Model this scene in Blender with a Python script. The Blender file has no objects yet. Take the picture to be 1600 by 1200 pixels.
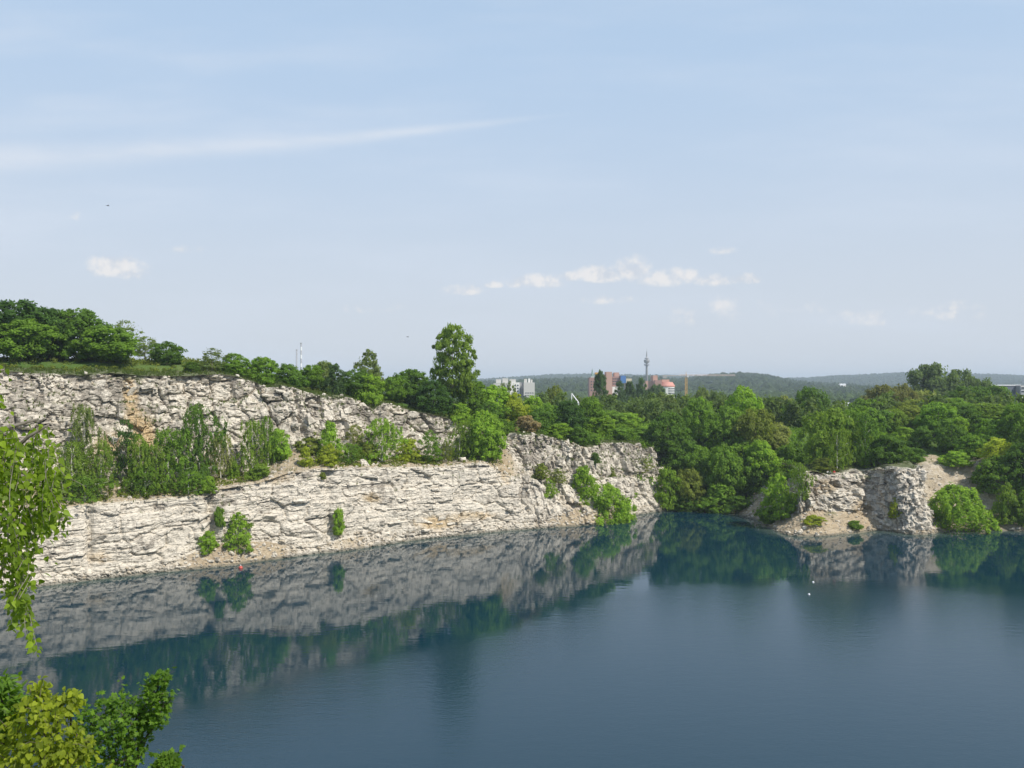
import bpy, bmesh, math, random
import numpy as np
from mathutils import Vector, Matrix, Euler
from mathutils.bvhtree import BVHTree

scene = bpy.context.scene
col = scene.collection
F_PX, H = 1330.0, 32.0            # focal length in pixels of a 1600 wide picture, eye height above the water

# ------------------------------------------------------------------ camera, sky, sun, exposure
cam_d = bpy.data.cameras.new('camera')
cam_d.sensor_width = 36.0
cam_d.lens = F_PX / 1600.0 * 36.0
cam_d.clip_start = 0.1
cam_d.clip_end = 40000.0
cam = bpy.data.objects.new('camera', cam_d)
col.objects.link(cam)
cam.location = (0, 0, H)
cam.rotation_euler = (math.radians(90), 0, 0)
scene.camera = cam

SUN_DIR = Vector((0.54, -0.42, 0.73)).normalized()
SUN_EL = math.asin(SUN_DIR.z)
SUN_ROT = math.atan2(SUN_DIR.x, SUN_DIR.y)
sun_d = bpy.data.lights.new('sun', 'SUN')
sun_d.energy = 4.4
sun_d.angle = math.radians(0.5)
sun_d.color = (1.0, 0.94, 0.84)
sun = bpy.data.objects.new('sun', sun_d)
col.objects.link(sun)
sun.rotation_euler = SUN_DIR.to_track_quat('Z', 'Y').to_euler()
sun.location = (60, -30, 110)

scene.view_settings.view_transform = 'Standard'
scene.view_settings.look = 'None'
scene.view_settings.exposure = 0.2
scene.view_settings.gamma = 1.0
scene.view_settings.use_curve_mapping = False
scene.cycles.max_bounces = 8
scene.cycles.diffuse_bounces = 3
scene.cycles.transmission_bounces = 4
scene.cycles.volume_bounces = 0
scene.cycles.sample_clamp_indirect = 6.0
scene.cycles.caustics_reflective = False
scene.cycles.caustics_refractive = False


def node(nt, kind, inputs=None, **props):
    n = nt.nodes.new(kind)
    for k, v in props.items():
        setattr(n, k, v)
    for k, v in (inputs or {}).items():
        s = n.inputs[k]
        if hasattr(v, 'is_output'):
            nt.links.new(v, s)
        else:
            s.default_value = v
    return n


class E:
    """a float socket with arithmetic"""
    nt = None

    def __init__(self, s):
        self.s = s

    @staticmethod
    def m(op, *a, clamp=False):
        n = E.nt.nodes.new('ShaderNodeMath')
        n.operation = op
        n.use_clamp = clamp
        for i, v in enumerate(a):
            if isinstance(v, E):
                E.nt.links.new(v.s, n.inputs[i])
            else:
                n.inputs[i].default_value = v
        return E(n.outputs[0])

    def __add__(s, o): return E.m('ADD', s, o)
    __radd__ = __add__
    def __sub__(s, o): return E.m('SUBTRACT', s, o)
    def __rsub__(s, o): return E.m('SUBTRACT', o, s)
    def __mul__(s, o): return E.m('MULTIPLY', s, o)
    __rmul__ = __mul__
    def __truediv__(s, o): return E.m('DIVIDE', s, o)
    def max(s, o): return E.m('MAXIMUM', s, o)
    def min(s, o): return E.m('MINIMUM', s, o)

    def step(s, a, b):
        n = E.nt.nodes.new('ShaderNodeMapRange')
        n.interpolation_type = 'SMOOTHSTEP'
        E.nt.links.new(s.s, n.inputs[0])
        n.inputs[1].default_value = a
        n.inputs[2].default_value = b
        return E(n.outputs[0])


def mixc(nt, f, a, b, mode='MIX'):
    n = nt.nodes.new('ShaderNodeMix')
    n.data_type = 'RGBA'
    n.blend_type = mode
    n.clamp_factor = True
    for s, v in ((n.inputs[0], f), (n.inputs[6], a), (n.inputs[7], b)):
        if isinstance(v, E):
            v = v.s
        if hasattr(v, 'is_output'):
            nt.links.new(v, s)
        else:
            s.default_value = v if not isinstance(v, tuple) else (tuple(v) + (1.0,))[:4]
    return n.outputs[2]


def build_world():
    w = bpy.data.worlds.new('World')
    scene.world = w
    w.use_nodes = True
    nt = w.node_tree
    nt.nodes.clear()
    E.nt = nt
    sky = node(nt, 'ShaderNodeTexSky', sky_type='NISHITA', sun_disc=False,
               sun_elevation=SUN_EL, sun_rotation=SUN_ROT, altitude=200.0,
               air_density=1.0, dust_density=1.6, ozone_density=1.2)
    tc = node(nt, 'ShaderNodeTexCoord')
    sep = node(nt, 'ShaderNodeSeparateXYZ', {0: tc.outputs['Generated']})
    x, y, z = (E(sep.outputs[i]) for i in range(3))
    yy = y.max(0.05)
    u, v = x / yy, z / yy
    front = y.step(0.1, 0.3)
    uv = node(nt, 'ShaderNodeCombineXYZ', {0: u.s, 1: v.s})

    def noise(scale, detail, rough, sx=1.0, sy=1.0, rot=0.0, off=(0, 0, 0)):
        mp = node(nt, 'ShaderNodeMapping', {'Vector': uv.outputs[0], 'Scale': (sx, sy, 1), 'Rotation': (0, 0, rot),
                                           'Location': off})
        n = node(nt, 'ShaderNodeTexNoise', {'Vector': mp.outputs[0], 'Scale': scale, 'Detail': detail, 'Roughness': rough})
        return E(n.outputs[0])
    # pale summer veil, a little streaky, denser towards the horizon
    horizon = 1.0 - z.max(0.0).step(0.0, 0.42)
    streak = noise(2.2, 5, 0.55, 1.0, 5.5, math.radians(-6)).step(0.40, 0.78)
    left = (0.0 - u).step(-0.2, 0.7)
    high = z.step(0.35, 0.9)
    veil = (0.80 + horizon * 0.14 + streak * (0.06 + left * 0.04)) * (1.0 - high * 0.55)
    base = mixc(nt, veil.min(0.97), sky.outputs[0], mixc(nt, streak * (0.35 + left * 0.35), mixc(nt, horizon, (5.4, 7.15, 9.4), (6.8, 7.3, 8.05)), (7.0, 7.75, 8.9)))
    # condensation trail, wide and soft where it is old
    wob = noise(5.0, 3, 0.5, 1.0, 1.0) - 0.5
    vc = 0.3094 + u * 0.1084 + u * u * 0.0563 + wob * 0.006
    age = (0.06 - u).max(0.0).min(0.8)
    wid = age * 0.019 + 0.0026
    q = (v - vc) / wid
    tr = E.m('EXPONENT', q * q * -1.0) * (0.10 - u).step(0.0, 0.22) * (0.45 + noise(9, 4, 0.6, 1, 4).step(0.3, 0.8) * 0.55)
    base = mixc(nt, tr * front * 0.80, base, (7.6, 8.1, 8.9))
    # small fair weather cumulus low over the horizon: (px, py, half width, half height, strength)
    blobs = [(178, 420, 40, 20, 1.0), (205, 428, 22, 14, .9), (835, 442, 40, 13, .95), (893, 434, 15, 9, 1.0), (940, 432, 40, 14, 1.05),
             (985, 424, 24, 22, 1.15), (1035, 440, 32, 15, 1.0), (1062, 434, 30, 14, .95), (1112, 440, 24, 11, 1.0),
             (1164, 437, 20, 10, .9), (772, 446, 14, 6, .85), (722, 455, 28, 9, .6), (1128, 393, 16, 7, .6),
             (285, 391, 28, 7, .38), (955, 470, 45, 7, .42), (1120, 492, 60, 18, .30), (1478, 490, 52, 14, .30),
             (1350, 500, 38, 12, .26), (122, 340, 14, 6, .20), (575, 484, 30, 7, .22), (1262, 484, 26, 7, .20)]
    tot = None
    for bx_, by_, bw, bh, st in blobs:
        u0, v0 = (bx_ - 800) / F_PX, (600 - by_) / F_PX
        du = (u - u0) / (bw / F_PX * 1.45)
        dv = v - v0
        dv = dv.max(0.0) / (bh / F_PX * 1.3) + dv.min(0.0) / (bh / F_PX * 0.75)
        r = (1.0 - (du * du + dv * dv)) * st
        tot = r if tot is None else tot.max(r)
    n1 = noise(34.0, 6, 0.62)
    cl = (tot.max(-1.0) + (n1 - 0.5) * 3.0)
    dens = cl.step(-0.10, 1.10) * front * tot.step(-0.6, 0.1)
    lit = noise(34.0, 5, 0.6, off=(-0.006, -0.010, 0)) 
    shade = ((n1 - lit) * 5.0 + 0.55).max(0.0).min(1.0)
    ccol = mixc(nt, shade, (6.6, 7.0, 7.7), (9.2, 8.9, 8.7))
    base = mixc(nt, dens * 0.78, base, ccol)
    bg = node(nt, 'ShaderNodeBackground', {'Color': base, 'Strength': 0.087})
    out = node(nt, 'ShaderNodeOutputWorld', {'Surface': bg.outputs[0]})
    w.cycles.sampling_method = 'MANUAL'
    w.cycles.sample_map_resolution = 1024


build_world()

# ------------------------------------------------------------------ helpers
rng = np.random.default_rng(11)
random.seed(5)


def tag(o, label=None, cat=None, group=None, kind=None):
    if label: o['label'] = label
    if cat: o['category'] = cat
    if group: o['group'] = group
    if kind: o['kind'] = kind
    return o


def new_mesh(name, V, F, mat=None, smooth=False, fattr=None, vattr=None):
    V = np.asarray(V, dtype=np.float32)
    me = bpy.data.meshes.new(name)
    if isinstance(F, np.ndarray):
        n, k = F.shape
        me.vertices.add(len(V))
        me.vertices.foreach_set('co', V.ravel())
        me.loops.add(n * k)
        me.loops.foreach_set('vertex_index', F.astype(np.int32).ravel())
        me.polygons.add(n)
        me.polygons.foreach_set('loop_start', np.arange(0, n * k, k, dtype=np.int32))
        me.update(calc_edges=True)
    else:
        me.from_pydata([tuple(map(float, p)) for p in V], [], F)
    me.polygons.foreach_set('use_smooth', np.full(len(me.polygons), smooth, dtype=bool))
    for k, a in (fattr or {}).items():
        at = me.attributes.new(k, 'FLOAT', 'FACE')
        at.data.foreach_set('value', np.asarray(a, dtype=np.float32))
    for k, a in (vattr or {}).items():
        a = np.asarray(a, dtype=np.float32)
        if a.ndim == 2:
            at = me.attributes.new(k, 'FLOAT_COLOR', 'POINT')
            at.data.foreach_set('color', a.ravel())
        else:
            at = me.attributes.new(k, 'FLOAT', 'POINT')
            at.data.foreach_set('value', a)
    if mat is not None:
        for m in (mat if isinstance(mat, (list, tuple)) else [mat]):
            me.materials.append(m)
    me.update()
    return me


def link(name, me, parent=None, loc=None):
    o = bpy.data.objects.new(name, me)
    col.objects.link(o)
    if parent is not None:
        o.parent = parent
    if loc is not None:
        o.location = loc
    return o


def mk(name, V, F, mat=None, parent=None, **kw):
    return link(name, new_mesh(name, V, F, mat, **kw), parent)


def empty(name, loc, rz=0.0):
    o = bpy.data.objects.new(name, None)
    o.empty_display_size = 0.5
    col.objects.link(o)
    o.location = loc
    o.rotation_euler = (0, 0, rz)
    return o


class MB:
    """collects boxes, tubes and lathes into one mesh"""

    def __init__(s):
        s.V, s.F = [], []

    def add(s, V, F):
        b = len(s.V)
        s.V += [tuple(v) for v in V]
        s.F += [tuple(i + b for i in f) for f in F]
        return s

    def box(s, c, d, rz=0.0, taper=1.0):
        x, y, z = d[0] / 2, d[1] / 2, d[2] / 2
        ca, sa = math.cos(rz), math.sin(rz)
        P = []
        for k, t in ((-1, 1.0), (1, taper)):
            for a, b in ((-1, -1), (1, -1), (1, 1), (-1, 1)):
                px, py = a * x * t, b * y * t
                P.append((c[0] + px * ca - py * sa, c[1] + px * sa + py * ca, c[2] + k * z))
        return s.add(P, [(3, 2, 1, 0), (4, 5, 6, 7), (0, 1, 5, 4), (1, 2, 6, 5), (2, 3, 7, 6), (3, 0, 4, 7)])

    def tube(s, pts, rad, sides=6, cap=True):
        pts = [Vector(p) for p in pts]
        P, n = [], len(pts)
        for i, p in enumerate(pts):
            t = (pts[min(i + 1, n - 1)] - pts[max(i - 1, 0)])
            if t.length < 1e-9:
                t = Vector((0, 0, 1))
            t.normalize()
            a = t.orthogonal().normalized() if abs(t.z) < 0.9 else Vector((1, 0, 0)).cross(t).normalized()
            b = t.cross(a)
            r = rad[i] if hasattr(rad, '__len__') else rad
            for k in range(sides):
                an = 2 * math.pi * k / sides
                P.append(p + a * (r * math.cos(an)) + b * (r * math.sin(an)))
        Fc = []
        for i in range(n - 1):
            for k in range(sides):
                k2 = (k + 1) % sides
                Fc.append((i * sides + k, i * sides + k2, (i + 1) * sides + k2, (i + 1) * sides + k))
        if cap:
            Fc.append(tuple(reversed(range(sides))))
            Fc.append(tuple((n - 1) * sides + k for k in range(sides)))
        return s.add(P, Fc)

    def lathe(s, prof, c=(0, 0, 0), sides=16):
        P, Fc, n = [], [], len(prof)
        for r, z in prof:
            for k in range(sides):
                an = 2 * math.pi * k / sides
                P.append((c[0] + r * math.cos(an), c[1] + r * math.sin(an), c[2] + z))
        for i in range(n - 1):
            for k in range(sides):
                k2 = (k + 1) % sides
                Fc.append((i * sides + k, i * sides + k2, (i + 1) * sides + k2, (i + 1) * sides + k))
        Fc.append(tuple(reversed(range(sides))))
        Fc.append(tuple((n - 1) * sides + k for k in range(sides)))
        return s.add(P, Fc)

    def mesh(s, name, mat, smooth=False):
        return new_mesh(name, s.V, s.F, mat, smooth=smooth)

    def build(s, name, mat, parent=None, smooth=False):
        return link(name, s.mesh(name, mat, smooth), parent)


# ---- numpy noise
def h2(i, j, seed):
    i = i.astype(np.int64) & 0xFFFFFFFF
    j = j.astype(np.int64) & 0xFFFFFFFF
    n = (i * 374761393 + j * 668265263 + seed * 1442695041) & 0xFFFFFFFF
    n = ((n ^ (n >> 13)) * 1274126177) & 0xFFFFFFFF
    n = ((n ^ (n >> 16)) * 2246822519) & 0xFFFFFFFF
    n = n ^ (n >> 15)
    return (n & 0xFFFFFF) / float(0xFFFFFF)


def vnoise(x, y, seed=0):
    xi, yi = np.floor(x), np.floor(y)
    fx, fy = x - xi, y - yi
    fx, fy = fx * fx * (3 - 2 * fx), fy * fy * (3 - 2 * fy)
    a, b = h2(xi, yi, seed), h2(xi + 1, yi, seed)
    c, d = h2(xi, yi + 1, seed), h2(xi + 1, yi + 1, seed)
    return (a * (1 - fx) + b * fx) * (1 - fy) + (c * (1 - fx) + d * fx) * fy


def fbm(x, y, seed=0, octv=4, gain=0.5):
    x, y = np.asarray(x, float), np.asarray(y, float)
    s, a, t = 0.0, 1.0, 0.0
    for k in range(octv):
        s = s + a * (vnoise(x * 2 ** k, y * 2 ** k, seed + 17 * k) - 0.5)
        t += a
        a *= gain
    return s / t * 2.0          # about -1 .. 1


def worley(u, v, seed):
    ui, vi = np.floor(u), np.floor(v)
    f1 = np.full(u.shape, 9.0); f2 = np.full(u.shape, 9.0)
    cu = np.zeros(u.shape); cv = np.zeros(u.shape); du = np.zeros(u.shape); dv = np.zeros(u.shape)
    for a in (-1, 0, 1):
        for b in (-1, 0, 1):
            ci, cj = ui + a, vi + b
            px = ci + 0.12 + 0.76 * h2(ci, cj, seed)
            py = cj + 0.12 + 0.76 * h2(ci, cj, seed + 7)
            ex, ey = u - px, v - py
            d = np.maximum(np.abs(ex), np.abs(ey)) * 0.7 + 0.3 * np.hypot(ex, ey)
            near = d < f1
            f2 = np.where(near, f1, np.minimum(f2, d))
            cu = np.where(near, ci, cu); cv = np.where(near, cj, cv)
            du = np.where(near, ex, du); dv = np.where(near, ey, dv)
            f1 = np.where(near, d, f1)
    return f1, f2, cu, cv, du, dv


def sstep(x, a, b):
    t = np.clip((np.asarray(x, float) - a) / (b - a), 0, 1)
    return t * t * (3 - 2 * t)


def at(px, py, Y):
    return Vector(((px - 800) / F_PX * Y, Y, H - (py - 600) / F_PX * Y))


# ------------------------------------------------------------------ materials
def mat_new(name):
    m = bpy.data.materials.new(name)
    m.use_nodes = True
    nt = m.node_tree
    nt.nodes.clear()
    E.nt = nt
    return m, nt


def simple(name, c, rough=0.7, metallic=0.0, vary=0.12, scale=3.0):
    m, nt = mat_new(name)
    tc = node(nt, 'ShaderNodeTexCoord')
    n = node(nt, 'ShaderNodeTexNoise', {'Vector': tc.outputs['Object'], 'Scale': scale, 'Detail': 5.0, 'Roughness': 0.6})
    f = E(n.outputs[0]).step(0.3, 0.7)
    a = tuple(k * (1 - vary) for k in c)
    b = tuple(min(1, k * (1 + vary)) for k in c)
    p = node(nt, 'ShaderNodeBsdfPrincipled', {'Base Color': mixc(nt, f, a, b), 'Roughness': rough, 'Metallic': metallic})
    node(nt, 'ShaderNodeOutputMaterial', {'Surface': p.outputs[0]})
    return m


def leaf_material(name, translucency=0.3, spec=0.25, yellow=0.25, rough=0.5):
    m, nt = mat_new(name)
    inf = node(nt, 'ShaderNodeObjectInfo')
    at_ = node(nt, 'ShaderNodeAttribute', attribute_name='rnd')
    r = E(at_.outputs['Fac'])
    rr = E(inf.outputs['Random'])
    k = (0.70 + r * 0.6) * (0.88 + rr * 0.24)
    c = node(nt, 'ShaderNodeVectorMath', {0: inf.outputs['Color']}, operation='SCALE')
    nt.links.new(k.s, c.inputs['Scale'])
    c2 = mixc(nt, r * yellow, c.outputs[0], mixc(nt, 1.0, c.outputs[0], (1.55, 1.22, 0.75), 'MULTIPLY'))
    p = node(nt, 'ShaderNodeBsdfPrincipled', {'Base Color': c2, 'Roughness': rough, 'Specular IOR Level': spec * 0.35})
    tcol = mixc(nt, 1.0, c2, (2.0, 2.0, 0.6), 'MULTIPLY')
    t = node(nt, 'ShaderNodeBsdfTranslucent', {'Color': tcol})
    mx = node(nt, 'ShaderNodeMixShader', {0: translucency, 1: p.outputs[0], 2: t.outputs[0]})
    node(nt, 'ShaderNodeOutputMaterial', {'Surface': mx.outputs[0]})
    return m


def rock_material():
    m, nt = mat_new('limestone')
    g = node(nt, 'ShaderNodeNewGeometry')
    pos = g.outputs['Position']
    at_ = node(nt, 'ShaderNodeAttribute', attribute_name='mask')
    sp = node(nt, 'ShaderNodeSeparateColor', {0: at_.outputs['Color']})
    soil, ochre, weather = (E(sp.outputs[i]) for i in range(3))  # weather also carries the light and shade painted on the headland
    moss = E(at_.outputs['Alpha'])
    inf = node(nt, 'ShaderNodeObjectInfo')

    def noise(scale, det=5, rough=0.6, sc=(1, 1, 1)):
        mp = node(nt, 'ShaderNodeMapping', {'Vector': pos, 'Scale': sc})
        return E(node(nt, 'ShaderNodeTexNoise', {'Vector': mp.outputs[0], 'Scale': scale, 'Detail': det, 'Roughness': rough}).outputs[0])
    n_big = noise(0.16, 4)
    n_mid = noise(0.9, 6, 0.65)
    n_fine = noise(5.0, 4, 0.7)
    streak = noise(0.8, 5, 0.65, (1, 1, 0.10))
    band = noise(0.9, 4, 0.6, (0.10, 0.10, 1.4))
    w = (weather * 0.75 + (n_mid - 0.5) * 1.1 + (n_big - 0.5) * 0.9 + (streak - 0.5) * 0.9).step(0.28, 0.86)
    c = mixc(nt, w, (0.66, 0.605, 0.515), (0.27, 0.24, 0.20))
    c = mixc(nt, n_fine.step(0.45, 0.75) * 0.35, c, (0.66, 0.63, 0.57))
    n_pit = noise(2.1, 3, 0.6, (1, 1, 1.7))
    c = mixc(nt, n_pit.step(0.60, 0.70) * 0.55, c, (0.17, 0.155, 0.13))
    c = mixc(nt, band.step(0.58, 0.74) * 0.40, c, (0.36, 0.30, 0.23))
    c = mixc(nt, streak.step(0.60, 0.80) * 0.55, c, (0.20, 0.185, 0.165))
    oc = (ochre + (n_mid - 0.5) * 0.9 * ochre.step(0.0, 0.3)).step(0.25, 0.9)
    c = mixc(nt, oc * 0.85, c, mixc(nt, n_fine, (0.50, 0.33, 0.15), (0.58, 0.47, 0.29)))
    so = (soil + (n_mid - 0.5) * 1.0 * soil.step(0.0, 0.2)).step(0.3, 0.85)
    c = mixc(nt, so * 0.9, c, mixc(nt, n_mid.step(0.3, 0.7), (0.33, 0.25, 0.16), (0.47, 0.39, 0.27)))
    mo = (moss + (n_mid - 0.5) * 1.2 * moss.step(0.0, 0.2)).step(0.35, 0.8)
    c = mixc(nt, mo * 0.9, c, mixc(nt, n_fine, (0.055, 0.085, 0.022), (0.11, 0.13, 0.045)))
    # dirt and lichen lodged in thin bedding joints, broken up along their length
    wv = node(nt, 'ShaderNodeTexNoise', {'Vector': node(nt, 'ShaderNodeMapping', {'Vector': pos, 'Scale': (0.13, 0.13, 1.0)}).outputs[0], 'Scale': 2.6, 'Detail': 3.0, 'Roughness': 0.5})
    ln = E.m('ABSOLUTE', E(wv.outputs[0]) - 0.5)
    crack = (1.0 - ln.step(0.0, 0.022)) * n_mid.step(0.42, 0.60)
    c = mixc(nt, crack * 0.75 * (1.0 - soil.min(1.0)), c, (0.11, 0.10, 0.085))
    jv = node(nt, 'ShaderNodeTexNoise', {'Vector': node(nt, 'ShaderNodeMapping', {'Vector': pos, 'Scale': (1.0, 1.0, 0.16)}).outputs[0], 'Scale': 0.9, 'Detail': 3.0, 'Roughness': 0.55})
    jn = E.m('ABSOLUTE', E(jv.outputs[0]) - 0.5)
    joint = (1.0 - jn.step(0.0, 0.016)) * n_mid.step(0.40, 0.62)
    c = mixc(nt, joint * 0.7 * (1.0 - soil.min(1.0)), c, (0.10, 0.09, 0.078))
    gz = E(node(nt, 'ShaderNodeSeparateXYZ', {0: pos}).outputs[2])
    wet = 1.0 - (gz + (n_mid - 0.5) * 0.9).step(0.15, 0.65)
    c = mixc(nt, wet * 0.75, c, (0.13, 0.13, 0.105))
    vo = node(nt, 'ShaderNodeTexVoronoi', {'Vector': node(nt, 'ShaderNodeMapping', {'Vector': pos, 'Scale': (0.9, 0.9, 1.7)}).outputs[0], 'Scale': 1.9})
    cr = E(vo.outputs['Distance'])
    tone = E(inf.outputs['Random']) * 0.16 + 0.92
    hv = node(nt, 'ShaderNodeHueSaturation', {'Color': c, 'Value': tone.s})
    hgt = n_mid * 0.6 + n_fine * 0.35 - n_pit.step(0.55, 0.7) * 0.25 - cr * 0.25 + ln.step(0.0, 0.04) * 0.15
    bp = node(nt, 'ShaderNodeBump', {'Strength': 0.9, 'Distance': 0.35, 'Height': hgt.s})
    p = node(nt, 'ShaderNodeBsdfPrincipled', {'Base Color': hv.outputs[0], 'Roughness': 0.92, 'Specular IOR Level': 0.15, 'Normal': bp.outputs[0]})
    node(nt, 'ShaderNodeOutputMaterial', {'Surface': p.outputs[0]})
    return m


def ground_material():
    m, nt = mat_new('meadow')
    g = node(nt, 'ShaderNodeNewGeometry')
    pos = g.outputs['Position']
    soil = E(node(nt, 'ShaderNodeAttribute', attribute_name='soil').outputs['Fac'])

    def noise(scale, det=5, rough=0.6):
        return E(node(nt, 'ShaderNodeTexNoise', {'Vector': pos, 'Scale': scale, 'Detail': det, 'Roughness': rough}).outputs[0])
    a, b, c_ = noise(0.07), noise(0.6, 6), noise(0.008, 4)
    c = mixc(nt, a.step(0.35, 0.65), (0.055, 0.105, 0.02), (0.095, 0.135, 0.035))
    c = mixc(nt, b.step(0.5, 0.8) * 0.6, c, (0.15, 0.15, 0.06))
    c = mixc(nt, c_.step(0.52, 0.66) * 0.5, c, (0.10, 0.15, 0.05))
    so = (soil + (b - 0.5) * 1.1 * soil.step(0.0, 0.25)).step(0.35, 0.75)
    c = mixc(nt, so, c, mixc(nt, b.step(0.3, 0.7), (0.30, 0.235, 0.155), (0.48, 0.41, 0.30)))
    bp = node(nt, 'ShaderNodeBump', {'Strength': 0.8, 'Distance': 0.4, 'Height': (b + noise(3.0, 4) * 0.5).s})
    p = node(nt, 'ShaderNodeBsdfPrincipled', {'Base Color': c, 'Roughness': 0.95, 'Specular IOR Level': 0.1, 'Normal': bp.outputs[0]})
    node(nt, 'ShaderNodeOutputMaterial', {'Surface': p.outputs[0]})
    return m


def water_material():
    m, nt = mat_new('lake_water')
    g = node(nt, 'ShaderNodeNewGeometry')
    pos = g.outputs['Position']
    sp = node(nt, 'ShaderNodeSeparateXYZ', {0: pos})
    X, Y = E(sp.outputs[0]), E(sp.outputs[1])
    shal = E(node(nt, 'ShaderNodeAttribute', attribute_name='shallow').outputs['Fac'])

    def noise(scale, det=3, rough=0.5, sc=(1, 1, 1), rz=0.0):
        mp = node(nt, 'ShaderNodeMapping', {'Vector': pos, 'Scale': sc, 'Rotation': (0, 0, rz)})
        return E(node(nt, 'ShaderNodeTexNoise', {'Vector': mp.outputs[0], 'Scale': scale, 'Detail': det, 'Roughness': rough}).outputs[0])
    # breeze ruffles the open water; the lee under the cliffs stays calm
    lee = (116.0 + X * 0.885).min(139.0) - Y
    gust = noise(0.05, 4, 0.55, (0.35, 1.0, 1))
    wind = (lee + (gust - 0.5) * 22.0).step(-3.0, 9.0)
    patch = noise(0.045, 3, 0.5, (0.3, 1.0, 1)).step(0.52, 0.68) * (lee + 34.0).step(0.0, 30.0) * 0.45
    wind = wind.max(patch)
    r1 = noise(2.6, 3, 0.6, (0.75, 1.25, 1), 0.25)
    r2 = noise(0.75, 2, 0.5, (0.55, 1.3, 1), -0.2)
    hgt = r1 * (wind * 0.012 + 0.0016) + r2 * (wind * 0.007 + 0.0068)
    bp = node(nt, 'ShaderNodeBump', {'Strength': 1.0, 'Distance': 1.0, 'Height': hgt.s})
    rough = 0.010 + wind * 0.14
    deep = mixc(nt, shal, (0.003, 0.028, 0.047), (0.09, 0.125, 0.10))
    p = node(nt, 'ShaderNodeBsdfPrincipled', {'Base Color': deep, 'Roughness': rough.s, 'IOR': 1.48, 'Normal': bp.outputs[0]})
    node(nt, 'ShaderNodeOutputMaterial', {'Surface': p.outputs[0]})
    return m


def bark_material(name, c, c2, scale=9.0):
    m, nt = mat_new(name)
    tc = node(nt, 'ShaderNodeTexCoord')
    mp = node(nt, 'ShaderNodeMapping', {'Vector': tc.outputs['Object'], 'Scale': (1, 1, 0.25 if c[0] < 0.3 else 2.0)})
    n = node(nt, 'ShaderNodeTexNoise', {'Vector': mp.outputs[0], 'Scale': scale, 'Detail': 5.0})
    p = node(nt, 'ShaderNodeBsdfPrincipled', {'Base Color': mixc(nt, E(n.outputs[0]).step(0.45, 0.65), c, c2), 'Roughness': 0.9})
    node(nt, 'ShaderNodeOutputMaterial', {'Surface': p.outputs[0]})
    return m


ROCK = rock_material()
GROUND = ground_material()
WATER = water_material()
LEAF = leaf_material('foliage', 0.42, 0.25)
LEAF_NEAR = leaf_material('near_leaf', 0.48, 0.35, 0.35, 0.45)
BARK = bark_material('dark_bark', (0.075, 0.06, 0.045), (0.14, 0.115, 0.09))
BIRCH = bark_material('birch_bark', (0.62, 0.60, 0.55), (0.12, 0.11, 0.10))
WOODGREY = bark_material('grey_bark', (0.20, 0.18, 0.15), (0.11, 0.095, 0.075))

# ------------------------------------------------------------------ shoreline
shoreA = [(-400, 1000), (-100, 940), (70, 915), (240, 895), (330, 884), (420, 872), (500, 865), (600, 850), (660, 842), (760, 832),
          (850, 824), (930, 818), (985, 805), (1020, 800)]
A_pts = [(-104.0, 62.0)] + [((px - 800) / F_PX * (F_PX * H / (py - 600)), F_PX * H / (py - 600)) for px, py in shoreA] + \
        [(38.6, 215.2), (42.5, 220.0), (46.5, 229.0), (50.0, 242.0)]
shoreB = [(1150, 803), (1190, 815), (1205, 829), (1232, 838), (1275, 839), (1320, 835), (1345, 834), (1376, 827.5), (1424, 837), (1460, 835.5),
          (1470, 829.5), (1510, 830), (1560, 829), (1620, 831), (1750, 836), (1900, 850)]
B_pts = [(57.0, 226.0)] + [((px - 800) / F_PX * (F_PX * H / (py - 600)), F_PX * H / (py - 600)) for px, py in shoreB] + [(165, 128), (176, 88)]


def resample(pts, dt, smooth=2):
    P = np.array(pts, float)
    for _ in range(smooth):
        Q = [P[0]]
        for i in range(len(P) - 1):
            Q += [0.75 * P[i] + 0.25 * P[i + 1], 0.25 * P[i] + 0.75 * P[i + 1]]
        Q.append(P[-1])
        P = np.array(Q)
    s = np.concatenate([[0], np.cumsum(np.hypot(*np.diff(P, axis=0).T))])
    n = int(s[-1] / dt)
    t = np.linspace(0, s[-1], n)
    X, Y = np.interp(t, s, P[:, 0]), np.interp(t, s, P[:, 1])
    return t, np.stack([X, Y], 1)


def inland(P, win):
    T = np.gradient(P, axis=0)
    k = np.ones(win) / win
    Tx = np.convolve(np.pad(T[:, 0], win // 2, 'edge'), k, 'valid')[:len(P)]
    Ty = np.convolve(np.pad(T[:, 1], win // 2, 'edge'), k, 'valid')[:len(P)]
    L = np.hypot(Tx, Ty)
    return np.stack([-Ty / L, Tx / L], 1)


def tab(x, pts):
    p = np.array(pts, float)
    return np.interp(x, p[:, 0], p[:, 1])


def zpx(py, Y):
    return H - (py - 600) / F_PX * Y


def fbm1(t, seed, sc):
    return fbm(t / sc, np.full_like(t, 3.7), seed, 3)


class Sweep:
    """a rock wall swept along a shoreline; rows are profile points from under water to the plateau"""

    def pos(s, i, o):
        return s.P[i] + s.N[i] * o

    def find(s, px, off):
        """the shoreline index whose point OFF metres inland lies in the direction of column px"""
        o = off if hasattr(off, '__len__') else np.full(len(s.P), off)
        Q = s.P + s.N * o[:, None]
        ok = Q[:, 1] > 60
        u = np.where(ok, 800 + F_PX * Q[:, 0] / np.maximum(Q[:, 1], 1), -9999)
        return int(np.argmin(np.abs(u - px)))


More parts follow.
